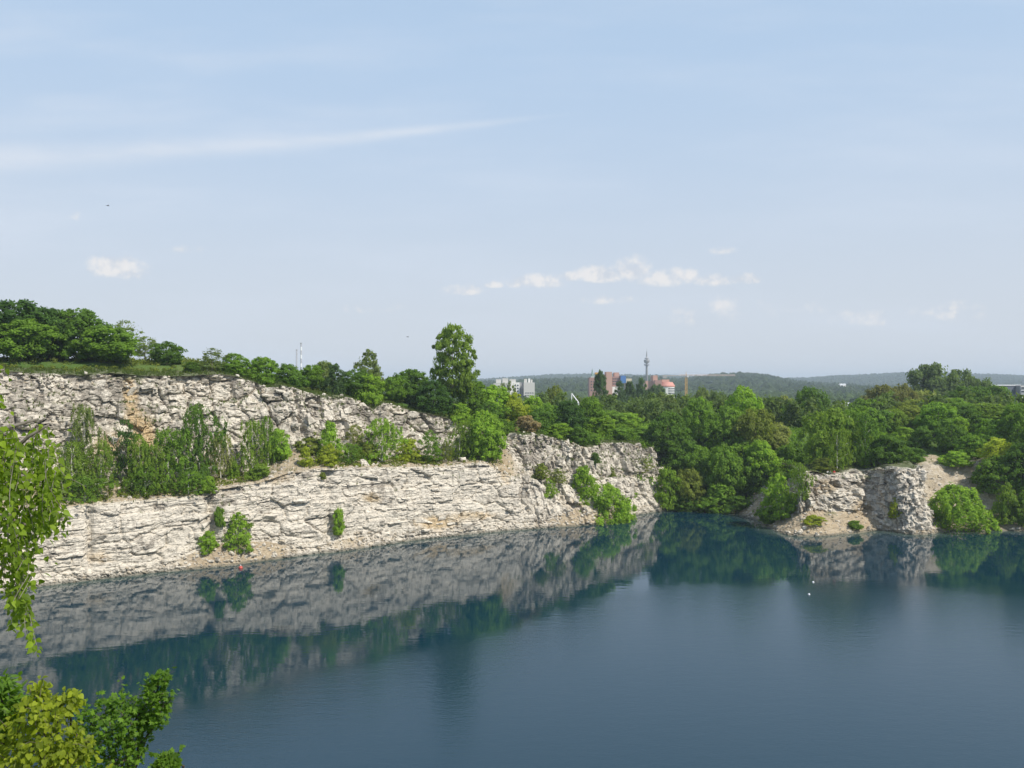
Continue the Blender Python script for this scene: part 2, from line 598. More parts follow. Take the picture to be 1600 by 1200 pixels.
def build_sweep(kind, dt, ctrl, rows, rockmask, fields):
    """ctrl: list of (offset array, z array); rows: rows between them; rockmask: roughness per control span"""
    n = len(ctrl[0][0])
    O, Z, M = [], [], []
    for k in range(len(ctrl) - 1):
        m = rows[k]
        f = np.linspace(0, 1, m, endpoint=(k == len(ctrl) - 2))
        O.append(ctrl[k][0][:, None] * (1 - f) + ctrl[k + 1][0][:, None] * f)
        Z.append(ctrl[k][1][:, None] * (1 - f) + ctrl[k + 1][1][:, None] * f)
        M.append(np.full((n, m), rockmask[k]) if not hasattr(rockmask[k], '__len__') else np.repeat(rockmask[k][:, None], m, 1))
    return np.concatenate(O, 1), np.concatenate(Z, 1), np.concatenate(M, 1)


def smooth_cols(M, n=5):
    k = np.ones(n) / n
    P = np.pad(M, ((0, 0), (n // 2, n // 2)), 'edge')
    return sum(P[:, i:i + M.shape[1]] * k[i] for i in range(n))


# ---------- the long left wall with its terrace
dtA = 0.23
A = Sweep()
A.t, A.P = resample(A_pts, dtA)
A.N = inland(A.P, 61)
n = len(A.t)
A.px = 800 + F_PX * A.P[:, 0] / A.P[:, 1]
A.px[A.P[:, 1] < 100] = -500
turn = sstep(A.t, A.t[-1] - 30, A.t[-1] - 24)         # the end that turns back into the cove
spx = np.where(turn > 0, np.maximum(A.px, 1020), A.px)
lip = 2.2 + 0.6 * fbm1(A.t, 3, 9) + 1.6 * sstep(spx, 800, 860)
terr = tab(spx, [(-500, 10), (300, 10.5), (430, 11), (640, 9.5), (760, 8.5), (800, 5), (840, 1.6), (1100, 1.2)]) + 0.7 * fbm1(A.t, 5, 14)
back = lip + np.maximum(terr, 0.8)
A.R = back + tab(spx, [(-500, 3.2), (640, 4.5), (760, 5.0), (860, 3.2), (1100, 2.4)]) + 0.5 * fbm1(A.t, 8, 7)


def zrow(off, table, base=None):
    Q = A.P + A.N * off[:, None]
    u = 800 + F_PX * Q[:, 0] / np.maximum(Q[:, 1], 60)
    u = np.where(turn > 0, np.maximum(u, 1031), u)
    u = np.where(Q[:, 1] < 100, -100, u)
    return zpx(tab(u, table), np.clip(Q[:, 1], 120, 222))


zl = zrow(lip, [(-100, 800), (100, 796), (160, 789), (240, 783), (320, 777), (345, 764), (400, 756), (450, 740), (490, 735), (560, 733), (700, 731), (760, 724),
                (800, 745), (850, 752), (900, 760), (960, 745), (1030, 750)])
zt = zrow(back, [(-100, 762), (100, 757), (200, 753), (300, 747), (400, 735), (430, 714), (460, 703), (520, 713), (600, 716), (700, 717), (760, 706), (790, 700),
                 (820, 730), (870, 738), (920, 748), (960, 735), (1030, 740)])
zt = np.maximum(zt, zl + 0.3)
A.zr = zrow(A.R, [(-100, 584), (0, 581), (30, 580), (80, 584), (125, 586), (175, 583), (250, 588), (342, 585), (370, 589), (400, 597), (420, 605), (440, 602), (490, 615),
                  (520, 619), (545, 621), (565, 628), (582, 640), (598, 628), (625, 634), (650, 644), (697, 652), (715, 656), (740, 672), (787, 679), (850, 680),
                  (875, 686), (915, 699), (950, 692), (1000, 691), (1032, 704)])
A.zr = np.maximum(A.zr + 0.35 * fbm1(A.t, 21, 3.5), zt + 0.5)
A.zr = np.where(turn > 0, np.maximum(A.zr, 15.5), A.zr)
tal = tab(spx, [(-500, .2), (60, .15), (240, .1), (300, .8), (350, 1.25), (420, 1.0), (470, .35), (500, .3), (520, .6), (560, .7), (610, .25), (760, .2), (850, .45), (890, 1.0), (940, 1.1), (975, .4), (1020, .35)])
A.lip, A.back, A.zl, A.zt = lip, back, zl, zt
gul = np.exp(-((spx - 336) / 9.0) ** 2) * 2.0 + np.exp(-((spx - 143) / 5.0) ** 2) * 0.9 + np.exp(-((spx - 520) / 8.0) ** 2) * 0.9
ctrl = [(-1.8 - 2.0 * tal, np.full(n, -4.0)), (-1.7 * tal, np.zeros(n)), (0.25 + 0.2 * tal, 0.35 + 2.9 * tal), (lip, zl), (lip + 0.9, zl + 0.3), (back, zt),
        (A.R, A.zr), (A.R + 2.5, A.zr + 0.3), (A.R + 13, A.zr + 1.6)]
rowsA = [7, 10, 58, 5, 24, 96, 9, 12]
maskA = [0.4, 0.45, 1.0, 0.8, 0.22, 1.0, 0.35, 0.0]
O, Z, M = build_sweep('A', dtA, ctrl, rowsA, maskA, None)
M = smooth_cols(M, 5)
tt = np.repeat(A.t[:, None], O.shape[1], 1)
up = np.zeros_like(O); edge = np.cumsum([0] + rowsA)
up[:, edge[5]:edge[6]] = 1.0                                  # upper wall
low = np.zeros_like(O); low[:, edge[2]:edge[3]] = 1.0
SP = np.repeat(spx[:, None], O.shape[1], 1)
right = sstep(SP, 780, 860)
ribs = sstep(SP, 470, 500) * (1 - sstep(SP, 640, 670)) * up   # buttressed part of the upper wall
wu = tt + 0.8 * fbm(tt / 5, Z / 5, 31) + 0.10 * Z
wz = Z + (0.16 + 0.40 * np.maximum(up, right)) * fbm(tt / 6, Z / 4, 33)
dsp = 1.5 * fbm(tt / 16, Z / 30, 41, 3) * (0.35 + 0.65 * up + 0.4 * right) + 0.8 * fbm(tt / 5.5, Z / 12, 43, 3)
dsp -= gul[:, None] * low * sstep(Z, 0.5, 3.0)
dsp += ribs * (0.9 * np.abs(np.sin(wu * 1.05 + 1.2 * fbm(tt / 7, Z * 0, 45))) - 0.5)
weather = np.zeros_like(O)


def blocks(cell_u, cell_v, amp, seed, crack, wgt):
    global dsp, weather
    f1, f2, cu, cv, du, dv = worley(wu / cell_u, wz / cell_v, seed)
    a = h2(cu, cv, seed + 50) - 0.5
    tl = (h2(cu, cv, seed + 51) - 0.5) * du + (h2(cu, cv, seed + 52) - 0.5) * dv
    cr = (1 - sstep(f2 - f1, 0.0, 0.16)) * sstep(fbm(wu / (cell_u * 1.7), wz / (cell_v * 1.7), seed + 60, 2), -0.25, 0.35)
    dsp = dsp + wgt * (amp * (a * 1.15 + tl * 0.75) - crack * cr)
    weather = weather + wgt * (h2(cu, cv, seed + 53) - 0.5)


bed = low * (1 - right)
lay = wz + 0.35 * np.sin(tt / 23.0)
for thick, ampl, seed_, seg in ((1.75, 0.26, 171, 13.0), (0.62, 0.10, 172, 5.0)):
    li = np.floor(lay / thick + 0.25 * vnoise(np.floor(lay / thick), tt * 0, seed_))
    sg = vnoise(tt / seg, li * 3.7, seed_ + 3)
    dsp = dsp + bed * ampl * (sg - 0.5) * 2.0
    fr = lay / thick - np.floor(lay / thick)
    dsp = dsp - bed * ampl * 0.35 * (1 - sstep(np.minimum(fr, 1 - fr), 0.0, 0.16)) * sstep(sg, 0.35, 0.6)
blocks(5.5, 3.4, 0.75, 61, 0.50, bed * 0.8)
blocks(2.3, 1.0, 0.36, 62, 0.22, bed)
blocks(0.8, 0.45, 0.14, 63, 0.04, bed)
rough = up * (1 - right)
blocks(4.6, 4.2, 1.35, 64, 1.1, rough)
blocks(1.7, 1.2, 0.62, 65, 0.5, rough)
blocks(0.65, 0.45, 0.24, 66, 0.06, rough)
blocks(2.1, 4.6, 1.35, 67, 0.5, right)
blocks(0.95, 1.6, 0.62, 68, 0.2, right)
blocks(0.55, 0.6, 0.25, 69, 0.05, right)
blocks(0.9, 0.7, 0.55, 70, 0.0, 1 - np.clip(low + up + right, 0, 1))
dsp = dsp * M
A_V = np.zeros(O.shape + (3,))
off = O - dsp
A_V[..., 0] = A.P[:, 0:1] + A.N[:, 0:1] * off
A_V[..., 1] = A.P[:, 1:2] + A.N[:, 1:2] * off
A_V[..., 2] = Z + 0.25 * fbm(tt / 1.3, O / 1.3, 47) * (1 - M) + (0.10 + 0.25 * up) * M * fbm(tt / 2.2, Z / 2.2, 48)
cpx = 800 + F_PX * A_V[..., 0] / np.maximum(A_V[..., 1], 60)
cpy = 600 - F_PX * (A_V[..., 2] - H) / np.maximum(A_V[..., 1], 60)
soil = np.zeros_like(O)
soil[:, edge[4]:edge[5]] = 0.85
soil[:, edge[3]:edge[4]] = 0.45
soil *= 1 - 0.85 * right
soil[:, edge[1]:edge[2]] = np.clip(tal[:, None] * 1.0, 0, 0.95)


def spot(x, y, w, h, s=1.0):
    return s * np.exp(-(((cpx - x) / w) ** 2 + ((cpy - y) / h) ** 2))


ochre = spot(203, 612, 14, 34, .85) + spot(212, 665, 22, 30, .6) + spot(170, 700, 30, 30, .9) + spot(230, 690, 25, 40, .8) + spot(155, 870, 34, 16, .6) + \
    spot(580, 778, 22, 10, .8) + spot(680, 818, 40, 14, .9) + spot(790, 730, 12, 40, .7) + spot(745, 805, 40, 9, .7) + spot(35, 870, 30, 25, .5)
soil += spot(800, 670, 30, 10, .9) + spot(950, 678, 20, 10, .8) + spot(880, 770, 14, 25, .4) + spot(780, 725, 18, 30, .6) + spot(905, 790, 26, 14, .7) + \
    spot(620, 640, 30, 12, .5) + spot(350, 770, 20, 10, .5) + spot(430, 745, 40, 16, .8)
moss = np.zeros_like(O)
moss[:, edge[6]:] = 1.0
moss[:, edge[6] - 12:edge[6]] = np.linspace(0, 0.9, 12)[None] * (0.5 + 0.9 * fbm(tt[:, :12] / 3.0, Z[:, :12] * 0, 52))
moss[:, edge[4]:edge[5]] = 0.30
moss = np.clip(moss, 0, 1)
wth_shade = 0.44 + 0.70 * weather + 0.27 * up + 0.16 * right + 0.25 * fbm(tt / 12, Z / 6, 55) - 0.18 * low
wth_shade = wth_shade - spot(330, 640, 40, 30, .3) + spot(90, 620, 90, 30, .25) + spot(660, 655, 60, 18, .3)
mask = np.stack([np.clip(soil, 0, 1), np.clip(ochre, 0, 1), np.clip(wth_shade, 0, 1), moss], -1)


def grid_faces(n, m):
    i = np.arange(n - 1)[:, None] * m + np.arange(m - 1)[None]
    i = i.ravel()
    return np.stack([i, i + m, i + m + 1, i + 1], 1)


cliff = mk('cliff', A_V.reshape(-1, 3), grid_faces(*O.shape), ROCK, vattr={'mask': mask.reshape(-1, 4)})
tag(cliff, kind='structure')
A.V, A.edge = A_V, edge

# ---------- the low rocky headland on the other side of the cove
B = Sweep()
B.t, B.P = resample(B_pts, 0.25)
B.N = inland(B.P, 81)
B_L = inland(B.P, 15)                                   # local facing, for the relief only
nb = len(B.t)
B.px = 800 + F_PX * B.P[:, 0] / np.maximum(B.P[:, 1], 1)
bpx = np.where(B.P[:, 1] > 186, np.where(B.P[:, 0] < 62, np.minimum(B.px, 1200), B.px), B.px)
bpx = np.where(B.t > B.t[-1] - 90, 1700, bpx)
talo = tab(bpx, [(1150, 5), (1215, 5.5), (1250, 5.5), (1300, 5), (1350, 4.2), (1372, 2.0), (1385, .8), (1460, .8), (1475, 3), (1500, 6), (1560, 6), (1620, 3), (1700, 1)])
talz = tab(bpx, [(1150, 3.5), (1215, 3.6), (1250, 4.2), (1300, 4.8), (1350, 4.0), (1372, 2.0), (1385, .9), (1460, .9), (1475, 2), (1500, 3.2), (1560, 3.2), (1620, 2.5), (1700, 1)])
B.R = tab(bpx, [(1150, 10), (1215, 8.0), (1250, 8.5), (1300, 8.5), (1345, 8), (1375, 6.0), (1400, 4.6), (1455, 4.6), (1475, 9), (1500, 17), (1560, 17), (1620, 12), (1700, 8)])
Q = B.P + B.N * B.R[:, None]
qpx = 800 + F_PX * Q[:, 0] / np.maximum(Q[:, 1], 60)
B.zr = zpx(tab(qpx, [(1200, 762), (1230, 750), (1257, 738), (1295, 742), (1340, 737), (1380, 732), (1400, 731), (1430, 733), (1450, 725), (1480, 728), (1535, 722), (1600, 716)]),
           np.clip(Q[:, 1], 185, 204))
B.zr = np.where(B.t > B.t[-1] - 90, 16, B.zr) + 0.3 * fbm1(B.t, 91, 3)
face = sstep(bpx, 1205, 1240) * (1 - 0.8 * sstep(bpx, 1470, 1490))
ctrl = [(np.full(nb, -1.6), np.full(nb, -4.0)), (np.zeros(nb), np.zeros(nb)), (talo, talz), (B.R, B.zr), (B.R + 2.0, B.zr + 0.2), (B.R + tab(bpx, [(1150, 3.5), (1232, 4.0), (1262, 7.0), (1300, 12), (1400, 13), (1700, 13)]), B.zr + tab(bpx, [(1150, -0.4), (1250, 0.0), (1320, 1.2), (1700, 1.4)]))]
rowsB = [6, 24, 48, 8, 20]
O, Z, M = build_sweep('B', .25, ctrl, rowsB, [0.4, 0.55, np.maximum(face, 0.35), 0.3, 0.0], None)
M = smooth_cols(M, 3)
tt = np.repeat(B.t[:, None], O.shape[1], 1)
SP = np.repeat(bpx[:, None], O.shape[1], 1)
eB = np.cumsum([0] + rowsB)
fc = np.zeros_like(O); fc[:, eB[2]:eB[3]] = face[:, None]
steep = fc * sstep(SP, 1365, 1380) * (1 - sstep(SP, 1462, 1474))
wu = tt + 0.6 * fbm(tt / 4, Z / 4, 131)
wz = Z + 0.45 * fbm(tt / 4, Z / 3, 133)
dsp = 0.9 * fbm(tt / 7, Z / 8, 141, 3)
weather = np.zeros_like(O)
blocks(1.5, 3.0, 1.0, 161, 0.4, steep)
blocks(2.2, 1.5, 1.5, 162, 0.5, fc - steep)
blocks(0.95, 0.8, 0.6, 163, 0.2, fc)
blocks(0.5, 0.42, 0.26, 164, 0.05, fc)
blocks(1.1, 0.6, 0.6, 165, 0.0, 1 - fc)
dsp = dsp * M
off = O - dsp
B_V = np.zeros(O.shape + (3,))
B_V[..., 0] = B.P[:, 0:1] + B.N[:, 0:1] * O - B_L[:, 0:1] * dsp
B_V[..., 1] = B.P[:, 1:2] + B.N[:, 1:2] * O - B_L[:, 1:2] * dsp
B_V[..., 2] = Z + 0.3 * M * fbm(tt / 1.8, Z / 1.8, 148) + 0.35 * fbm(tt / 2.5, O / 2.5, 149) * sstep(Z, 0.3, 2)
cpx = 800 + F_PX * B_V[..., 0] / np.maximum(B_V[..., 1], 60)
cpy = 600 - F_PX * (B_V[..., 2] - H) / np.maximum(B_V[..., 1], 60)
soil = np.zeros_like(O)
soil[:, eB[1]:eB[2]] = 0.75
soil += 0.8 * (1 - np.repeat(face[:, None], O.shape[1], 1)) * sstep(Z, 0, 1)
soil += spot(1290, 760, 26, 14, 1.0) + spot(1352, 795, 26, 22, 1.0) + spot(1265, 800, 20, 25, .7)
soil *= 1 - 0.7 * steep
moss = np.zeros_like(O); moss[:, eB[3]:] = 0.55
moss += spot(1350, 745, 30, 6, .6) + spot(1270, 812, 25, 8, .6) + spot(1300, 800, 15, 12, .5)
moss[:, eB[4]:] = 0.9
moss *= 1 - 0.75 * sstep(SP, 1470, 1490) * (1 - sstep(SP, 1570, 1600))
wth_shade = 0.55 + 0.5 * weather + 0.25 * fbm(tt / 5, Z / 3, 155)
wth_shade = wth_shade + 0.10 + spot(1395, 770, 20, 40, .12) - spot(1440, 770, 18, 45, .25)  # paints shade on the left-facing flank and sunlight on the buttress beside it
mask = np.stack([np.clip(soil, 0, 1), np.clip(spot(1300, 820, 60, 8, .6), 0, 1), np.clip(wth_shade, 0, 1), np.clip(moss, 0, 1)], -1)
headland = mk('headland', B_V.reshape(-1, 3), grid_faces(*O.shape), ROCK, vattr={'mask': mask.reshape(-1, 4)})
tag(headland, kind='structure')
B.V, B.edge = B_V, eB

# ------------------------------------------------------------------ ground sheet
loop, prof, Rr, Zr = [], [], [], []
for i in range(0, n, 14):
    if A.t[i] > A.t[-1] - 26: break
    loop.append(tuple(A.P[i])); prof.append('wall'); Rr.append(A.R[i]); Zr.append(A.zr[i])
for p in [(42, 216), (46, 216), (50, 214), (53, 211)]:
    loop.append(p); prof.append('slope'); Rr.append(24); Zr.append(15.5)
for i in range(0, nb, 10):
    if B.P[i, 1] > 209 and B.P[i, 0] < 60: continue
    loop.append(tuple(B.P[i])); prof.append('wall'); Rr.append(B.R[max(0, i - 26):i + 26].max() + 0.8); Zr.append(B.zr[i])
for p in [(176, 60), (150, 36), (110, 28), (70, 24), (40, 21), (20, 20), (0, 20), (-20, 20), (-45, 22), (-75, 30), (-95, 46)]:
    loop.append(p); prof.append('near'); Rr.append(14); Zr.append(30.3)
LP = np.array(loop)
Rr, Zr = np.array(Rr), np.array(Zr)
PK = np.array([{'wall': 0, 'slope': 1, 'near': 2}[k] for k in prof])


def lake_distance(X, Y):
    best = np.full(X.shape, 1e9); w = np.zeros(X.shape, int)
    ins = np.zeros(X.shape, bool)
    m = len(LP)
    for i in range(m):
        a, b = LP[i], LP[(i + 1) % m]
        d = b - a
        L2 = d @ d
        t = np.clip(((X - a[0]) * d[0] + (Y - a[1]) * d[1]) / L2, 0, 1)
        dist = np.hypot(X - a[0] - t * d[0], Y - a[1] - t * d[1])
        k = dist < best
        best = np.where(k, dist, best)
        w = np.where(k, np.where(t < 0.5, i, (i + 1) % m), w)
        if a[1] != b[1]:
            c = ((a[1] > Y) != (b[1] > Y)) & (X < (b[0] - a[0]) * (Y - a[1]) / (b[1] - a[1]) + a[0])
            ins ^= c
    return np.where(ins, -best, best), w


def axis(lo, hi, step, a, b, cap):
    c = list(np.arange(lo, hi + step, step))
    s, x = step, hi
    while x < b:
        s = min(s * 1.13, cap if x < 6000 else 2000)
        x += s
        c.append(x)
    s, x, L = step, lo, []
    while x > a:
        s = min(s * 1.13, cap if x > -6000 else 2000)
        x -= s
        L.append(x)
    return np.array(L[::-1] + c)


gx = axis(-160, 185, 2.0, -7000, 7000, 130.0)
gy = axis(-24, 340, 2.0, -1200, 8500, 120.0)
GX, GY = np.meshgrid(gx, gy, indexing='ij')
D, W = lake_distance(GX, GY)
pk = PK[W]
cap = np.where(pk == 0, np.where(GX > 55, 6.5, 3.2), 2.0)
past = np.maximum(D - Rr[W], 0)
plain = 8.0 + 1.2 * fbm(GX / 160, GY / 160, 201)
FRONT = [(-400, 598), (300, 602), (740, 599), (840, 594), (940, 592), (1010, 590), (1060, 594), (1110, 587), (1155, 584), (1200, 588), (1240, 597), (1300, 602), (1400, 606), (1600, 608), (2200, 604)]
BACK = [(-400, 590), (740, 594), (800, 590), (860, 586), (920, 585), (980, 586), (1050, 587), (1120, 589), (1200, 592), (1260, 591), (1300, 588), (1350, 586), (1400, 583), (1450, 582), (1500, 584), (1560, 586), (1620, 588), (2200, 586)]


def hills(X, Y):
    u = 800 + F_PX * X / np.maximum(Y, 300)
    f = np.maximum(zpx(tab(u, FRONT), 2600.0) - 19, 0) * np.where(Y < 2600, sstep(Y, 1300, 2600), 1 - 0.6 * sstep(Y, 2600, 3400))
    b = np.maximum(zpx(tab(u, BACK), 5000.0) - 19, 0) * np.where(Y < 5000, sstep(Y, 3000, 5000), 1 - sstep(Y, 5000, 9000))
    return np.where(Y > 1000, np.maximum(f, b) * (1 + 0.05 * fbm(X / 300, Y / 300, 222)), 0)


P = Zr[W] + np.minimum(0.20 * past, cap) + 0.5 * fbm(GX / 14, GY / 14, 203) * sstep(past, 1, 10)
P = np.where(GY < 25, 30.3, P)
P = P * (1 - sstep(D, 45, 200)) + plain * sstep(D, 45, 200)
P = np.where((GX < -60) & (GY < 330) & (D > 0), np.maximum(P, 30), P)
for _ in range(3):
    Pp = np.pad(P, 1, 'edge')
    P = (Pp[:-2, 1:-1] + Pp[2:, 1:-1] + Pp[1:-1, :-2] + Pp[1:-1, 2:] + 2 * P) / 6
dive = np.where(pk == 0, -3 + (D - np.maximum(Rr[W] - 1.5, 0)) * 4.0,
                np.where(pk == 1, -0.6 + D * 0.66, np.interp(D, [-3, 0, 5, 14, 19, 40], [-8, -2, 22, 24, 30.3, 31])))
Gz = np.minimum(P, dive)
Gz = np.where(D < 0, np.maximum(-8, np.where(pk == 1, D * 0.7 - 0.6, -8)), Gz)
Gz = Gz + hills(GX, GY)
upx = 800 + F_PX * GX / np.maximum(GY, 50)
gsoil = np.where((pk == 1) & (D < 6), 0.8, 0.0)


def track(pts, wid):
    best = np.full(GX.shape, 1e9)
    for a, b in zip(pts[:-1], pts[1:]):
        a, b = np.array(a), np.array(b)
        d = b - a
        t = np.clip(((GX - a[0]) * d[0] + (GY - a[1]) * d[1]) / (d @ d), 0, 1)
        best = np.minimum(best, np.hypot(GX - a[0] - t * d[0], GY - a[1] - t * d[1]))
    return 1 - sstep(best, wid * 0.5, wid)


gsoil = np.maximum(gsoil, track([(64, 190), (68, 190.5), (74, 190), (83, 191), (89, 193), (92, 200), (90, 208)], 2.6))
gsoil = np.maximum(gsoil, track([(101, 196), (104, 203), (103, 210)], 3.0))
gsoil = np.where((GY < 30), 0.5, gsoil)
ground = mk('ground', np.stack([GX, GY, Gz], -1).reshape(-1, 3), grid_faces(*GX.shape)[:, ::-1].copy() if False else grid_faces(*GX.shape), GROUND, smooth=True,
            vattr={'soil': gsoil.ravel()})
tag(ground, kind='structure')

# ------------------------------------------------------------------ lake
wx, wy = np.arange(-150, 200, 1.5), np.arange(2, 262, 1.5)
WX, WY = np.meshgrid(wx, wy, indexing='ij')
Dw, Ww = lake_distance(WX, WY)
shal = (1 - sstep(-Dw, 0.0, 5.0)) * 0.75 * np.where(PK[Ww] == 1, 0.3, 1.0)
lake = mk('lake_water', np.stack([WX, WY, np.zeros_like(WX)], -1).reshape(-1, 3), grid_faces(*WX.shape), WATER, smooth=True, vattr={'shallow': shal.ravel()})
tag(lake, kind='structure')

# ------------------------------------------------------------------ height lookup
bvhs = []
for o in (cliff, headland, ground):
    me = o.data
    vs = np.empty(len(me.vertices) * 3, np.float32)
    me.vertices.foreach_get('co', vs)
    vs = vs.reshape(-1, 3)
    fi = np.empty(len(me.polygons) * 4, np.int32)
    me.loops.foreach_get('vertex_index', fi)
    bvhs.append(BVHTree.FromPolygons(vs.tolist(), fi.reshape(-1, 4).tolist()))


def ground_z(x, y, top=200.0):
    best = None
    for b in bvhs:
        h = b.ray_cast(Vector((x, y, top)), Vector((0, 0, -1)))
        if h[0] is not None and (best is None or h[0].z > best):
            best = h[0].z
    return best if best is not None else 0.0


# ------------------------------------------------------------------ trees: prototypes of unit height and unit width
def unit(v):
    return v / np.maximum(np.linalg.norm(v, axis=-1, keepdims=True), 1e-9)


def leaf_quads(C, Nn, size, r, elong=1.5, bend=0.25):
    """one small bent leaf spray per centre"""
    k = len(C)
    rv = unit(r.normal(size=(k, 3)))
    T = unit(np.cross(Nn, rv))
    Bv = np.cross(Nn, T)
    s = size * r.uniform(0.65, 1.35, (k, 1))
    a = C + T * s * elong * 0.5
    c = C - T * s * elong * 0.5
    b = C + Bv * s * 0.5 - Nn * s * bend
    d = C - Bv * s * 0.5 - Nn * s * bend
    V = np.stack([a, b, c, d], 1).reshape(-1, 3)
    return V, np.arange(k * 4).reshape(-1, 4)


SHAPES = {
    # half width against height
    'broad': lambda h: np.sqrt(np.clip(1 - ((h - 0.55) / 0.47) ** 2, 0, 1)) * 0.5,
    'dome': lambda h: np.where(h < 0.35, 0.40 + 0.28 * h, np.sqrt(np.clip(1 - ((h - 0.35) / 0.66) ** 2, 0, 1)) * 0.5),
    'shrub': lambda h: np.where(h < 0.3, 0.42 + 0.27 * h, np.sqrt(np.clip(1 - ((h - 0.3) / 0.72) ** 2, 0, 1)) * 0.5),
    'birch': lambda h: np.interp(h, [0.05, 0.2, 0.45, 0.7, 0.88, 0.96, 1.0], [0.36, 0.47, 0.5, 0.45, 0.36, 0.25, 0.08]),
    'willow': lambda h: np.interp(h, [0.05, 0.2, 0.5, 0.75, 0.92, 1.0], [0.44, 0.5, 0.5, 0.42, 0.27, 0.10]),
    'poplar': lambda h: np.interp(h, [0.05, 0.2, 0.5, 0.75, 0.92, 1.0], [0.38, 0.5, 0.5, 0.40, 0.24, 0.06]),
    'ovate': lambda h: np.interp(h, [0.24, 0.34, 0.48, 0.62, 0.76, 0.88, 0.95, 1.0], [0.20, 0.40, 0.49, 0.50, 0.46, 0.37, 0.26, 0.09]),
    'sapling': lambda h: np.interp(h, [0.02, 0.2, 0.5, 0.75, 0.92, 1.0], [0.36, 0.5, 0.46, 0.34, 0.2, 0.06]),
}


def crown_points(shape, seed, clumps, per, crad, h0=0.1, droop=0.0, flat=0.75, shell=0.45, lobes=0.22, aspect=1.0, fill=0.16, lean=0.05):
    """clump centres in a lobed crown, then leaf sprays round each centre. aspect: height over width of the finished tree"""
    r = np.random.default_rng(seed)
    f = SHAPES[shape]
    hs = np.linspace(h0, 1, 400)
    wgt = f(hs) + 0.03
    h = np.interp(r.random(clumps), np.cumsum(wgt) / wgt.sum(), hs)
    an = r.uniform(0, 2 * math.pi, clumps)
    rad = f(h) * (shell + (1 - shell) * r.random(clumps) ** 0.45)
    ph = r.uniform(0, 6.28, 3)
    lob = 1 + lobes * (0.6 * np.sin(2 * an + ph[0] + 5 * h) + 0.5 * np.sin(3 * an + ph[1] - 7 * h) + 0.4 * np.sin(9 * h + ph[2] + an))
    rad = rad * lob * (1 + 0.16 * r.normal(size=clumps).clip(-1, 1.3))
    cc = np.stack([rad * np.cos(an), rad * np.sin(an), h], 1)
    sz = crad * r.uniform(0.6, 1.35, clumps)
    k = clumps * per
    idx = np.repeat(np.arange(clumps), per)
    d = unit(r.normal(size=(k, 3)))
    rr = r.random((k, 1)) ** 0.4
    offs = d * rr * sz[idx][:, None]
    offs[:, 2] *= flat / aspect if droop == 0 else 1.0 / aspect
    if droop:
        offs[:, :2] *= 0.6
        hang = r.random(k) ** 1.3
        offs[:, 2] -= hang * droop * sz[idx] * 2.2
        offs[:, :2] += unit(cc[idx, :2]) * (hang * sz[idx] * 0.4)[:, None]
    Pn = cc[idx] + offs
    outw = d.copy()
    outw[:, 2] = np.abs(outw[:, 2]) * 0.7 + 0.25
    cw = unit(np.stack([cc[idx, 0], cc[idx, 1], (cc[idx, 2] - 0.40) * 0.8], 1))
    Nn = unit(outw * 0.95 + cw * 0.5 + r.normal(size=(k, 3)) * 0.42)
    tone = np.clip(0.5 + (r.random(clumps)[idx] - 0.5) * 0.55 + (r.random(k) - 0.5) * 0.7, 0, 1)
    # loose leaves filling the crown between the clumps
    m = int(k * fill)
    h = np.interp(r.random(m), np.cumsum(wgt) / wgt.sum(), hs)
    an = r.uniform(0, 2 * math.pi, m)
    lob = 1 + lobes * (0.6 * np.sin(2 * an + ph[0] + 5 * h) + 0.5 * np.sin(3 * an + ph[1] - 7 * h) + 0.4 * np.sin(9 * h + ph[2] + an))
    rad = f(h) * r.uniform(0.25, 1.04, m) ** 0.6 * lob
    Q = np.stack([rad * np.cos(an), rad * np.sin(an), h + r.normal(size=m) * 0.015], 1)
    qn = unit(np.stack([np.cos(an), np.sin(an), (h - 0.35) * 1.2], 1) + r.normal(size=(m, 3)) * 0.6)
    Pn, Nn, tone = np.concatenate([Pn, Q]), np.concatenate([Nn, qn]), np.concatenate([tone, r.random(m)])
    ln = np.random.default_rng(seed + 9).uniform(-lean, lean, 2)
    for a_ in (Pn, cc):
        a_[:, :2] += ln * (a_[:, 2:3] ** 1.5)
    keep = Pn[:, 2] > 0.015
    return Pn[keep], Nn[keep], tone[keep], cc


def trunk_mesh(name, kind, cc, seed, mat, h0, stems=1):
    r = random.Random(seed)
    m = MB()
    for s in range(stems):
        a = r.uniform(0, 6.28)
        sp = 0.0 if stems == 1 else 0.10
        top = 0.86 if stems == 1 else 0.62
        pts, rad = [], []
        bx, by = sp * 0.35 * math.cos(a), sp * 0.35 * math.sin(a)
        for k in range(6):
            f = k / 5
            pts.append((bx + sp * 1.6 * f * math.cos(a) + r.uniform(-.012, .012) * f * 2, by + sp * 1.6 * f * math.sin(a) + r.uniform(-.012, .012) * f * 2, -0.03 + (top + .03) * f))
            rad.append((0.022 if stems == 1 else 0.014) * (1 - 0.85 * f) + (0.012 if k == 0 and stems == 1 else 0))
        m.tube(pts, rad, 6)
        sel = [c for c in cc if c[2] > h0 + 0.12]
        r.shuffle(sel)
        for c in sel[:(9 if stems == 1 else 4)]:
            z0 = max(h0 * 0.6, c[2] - r.uniform(0.12, 0.3))
            f = min(0.98, (z0 + .03) / (top + .03))
            i = int(f * 5); g = f * 5 - i
            p0 = Vector(pts[i]).lerp(Vector(pts[min(5, i + 1)]), g)
            p1 = Vector(c)
            mid = p0.lerp(p1, 0.5) + Vector((0, 0, 0.03))
            m.tube([p0, mid, p1], [0.009 * (1.1 - f), 0.006, 0.002], 4, cap=False)
    return m.mesh(name, mat, True)


PROTO = {}


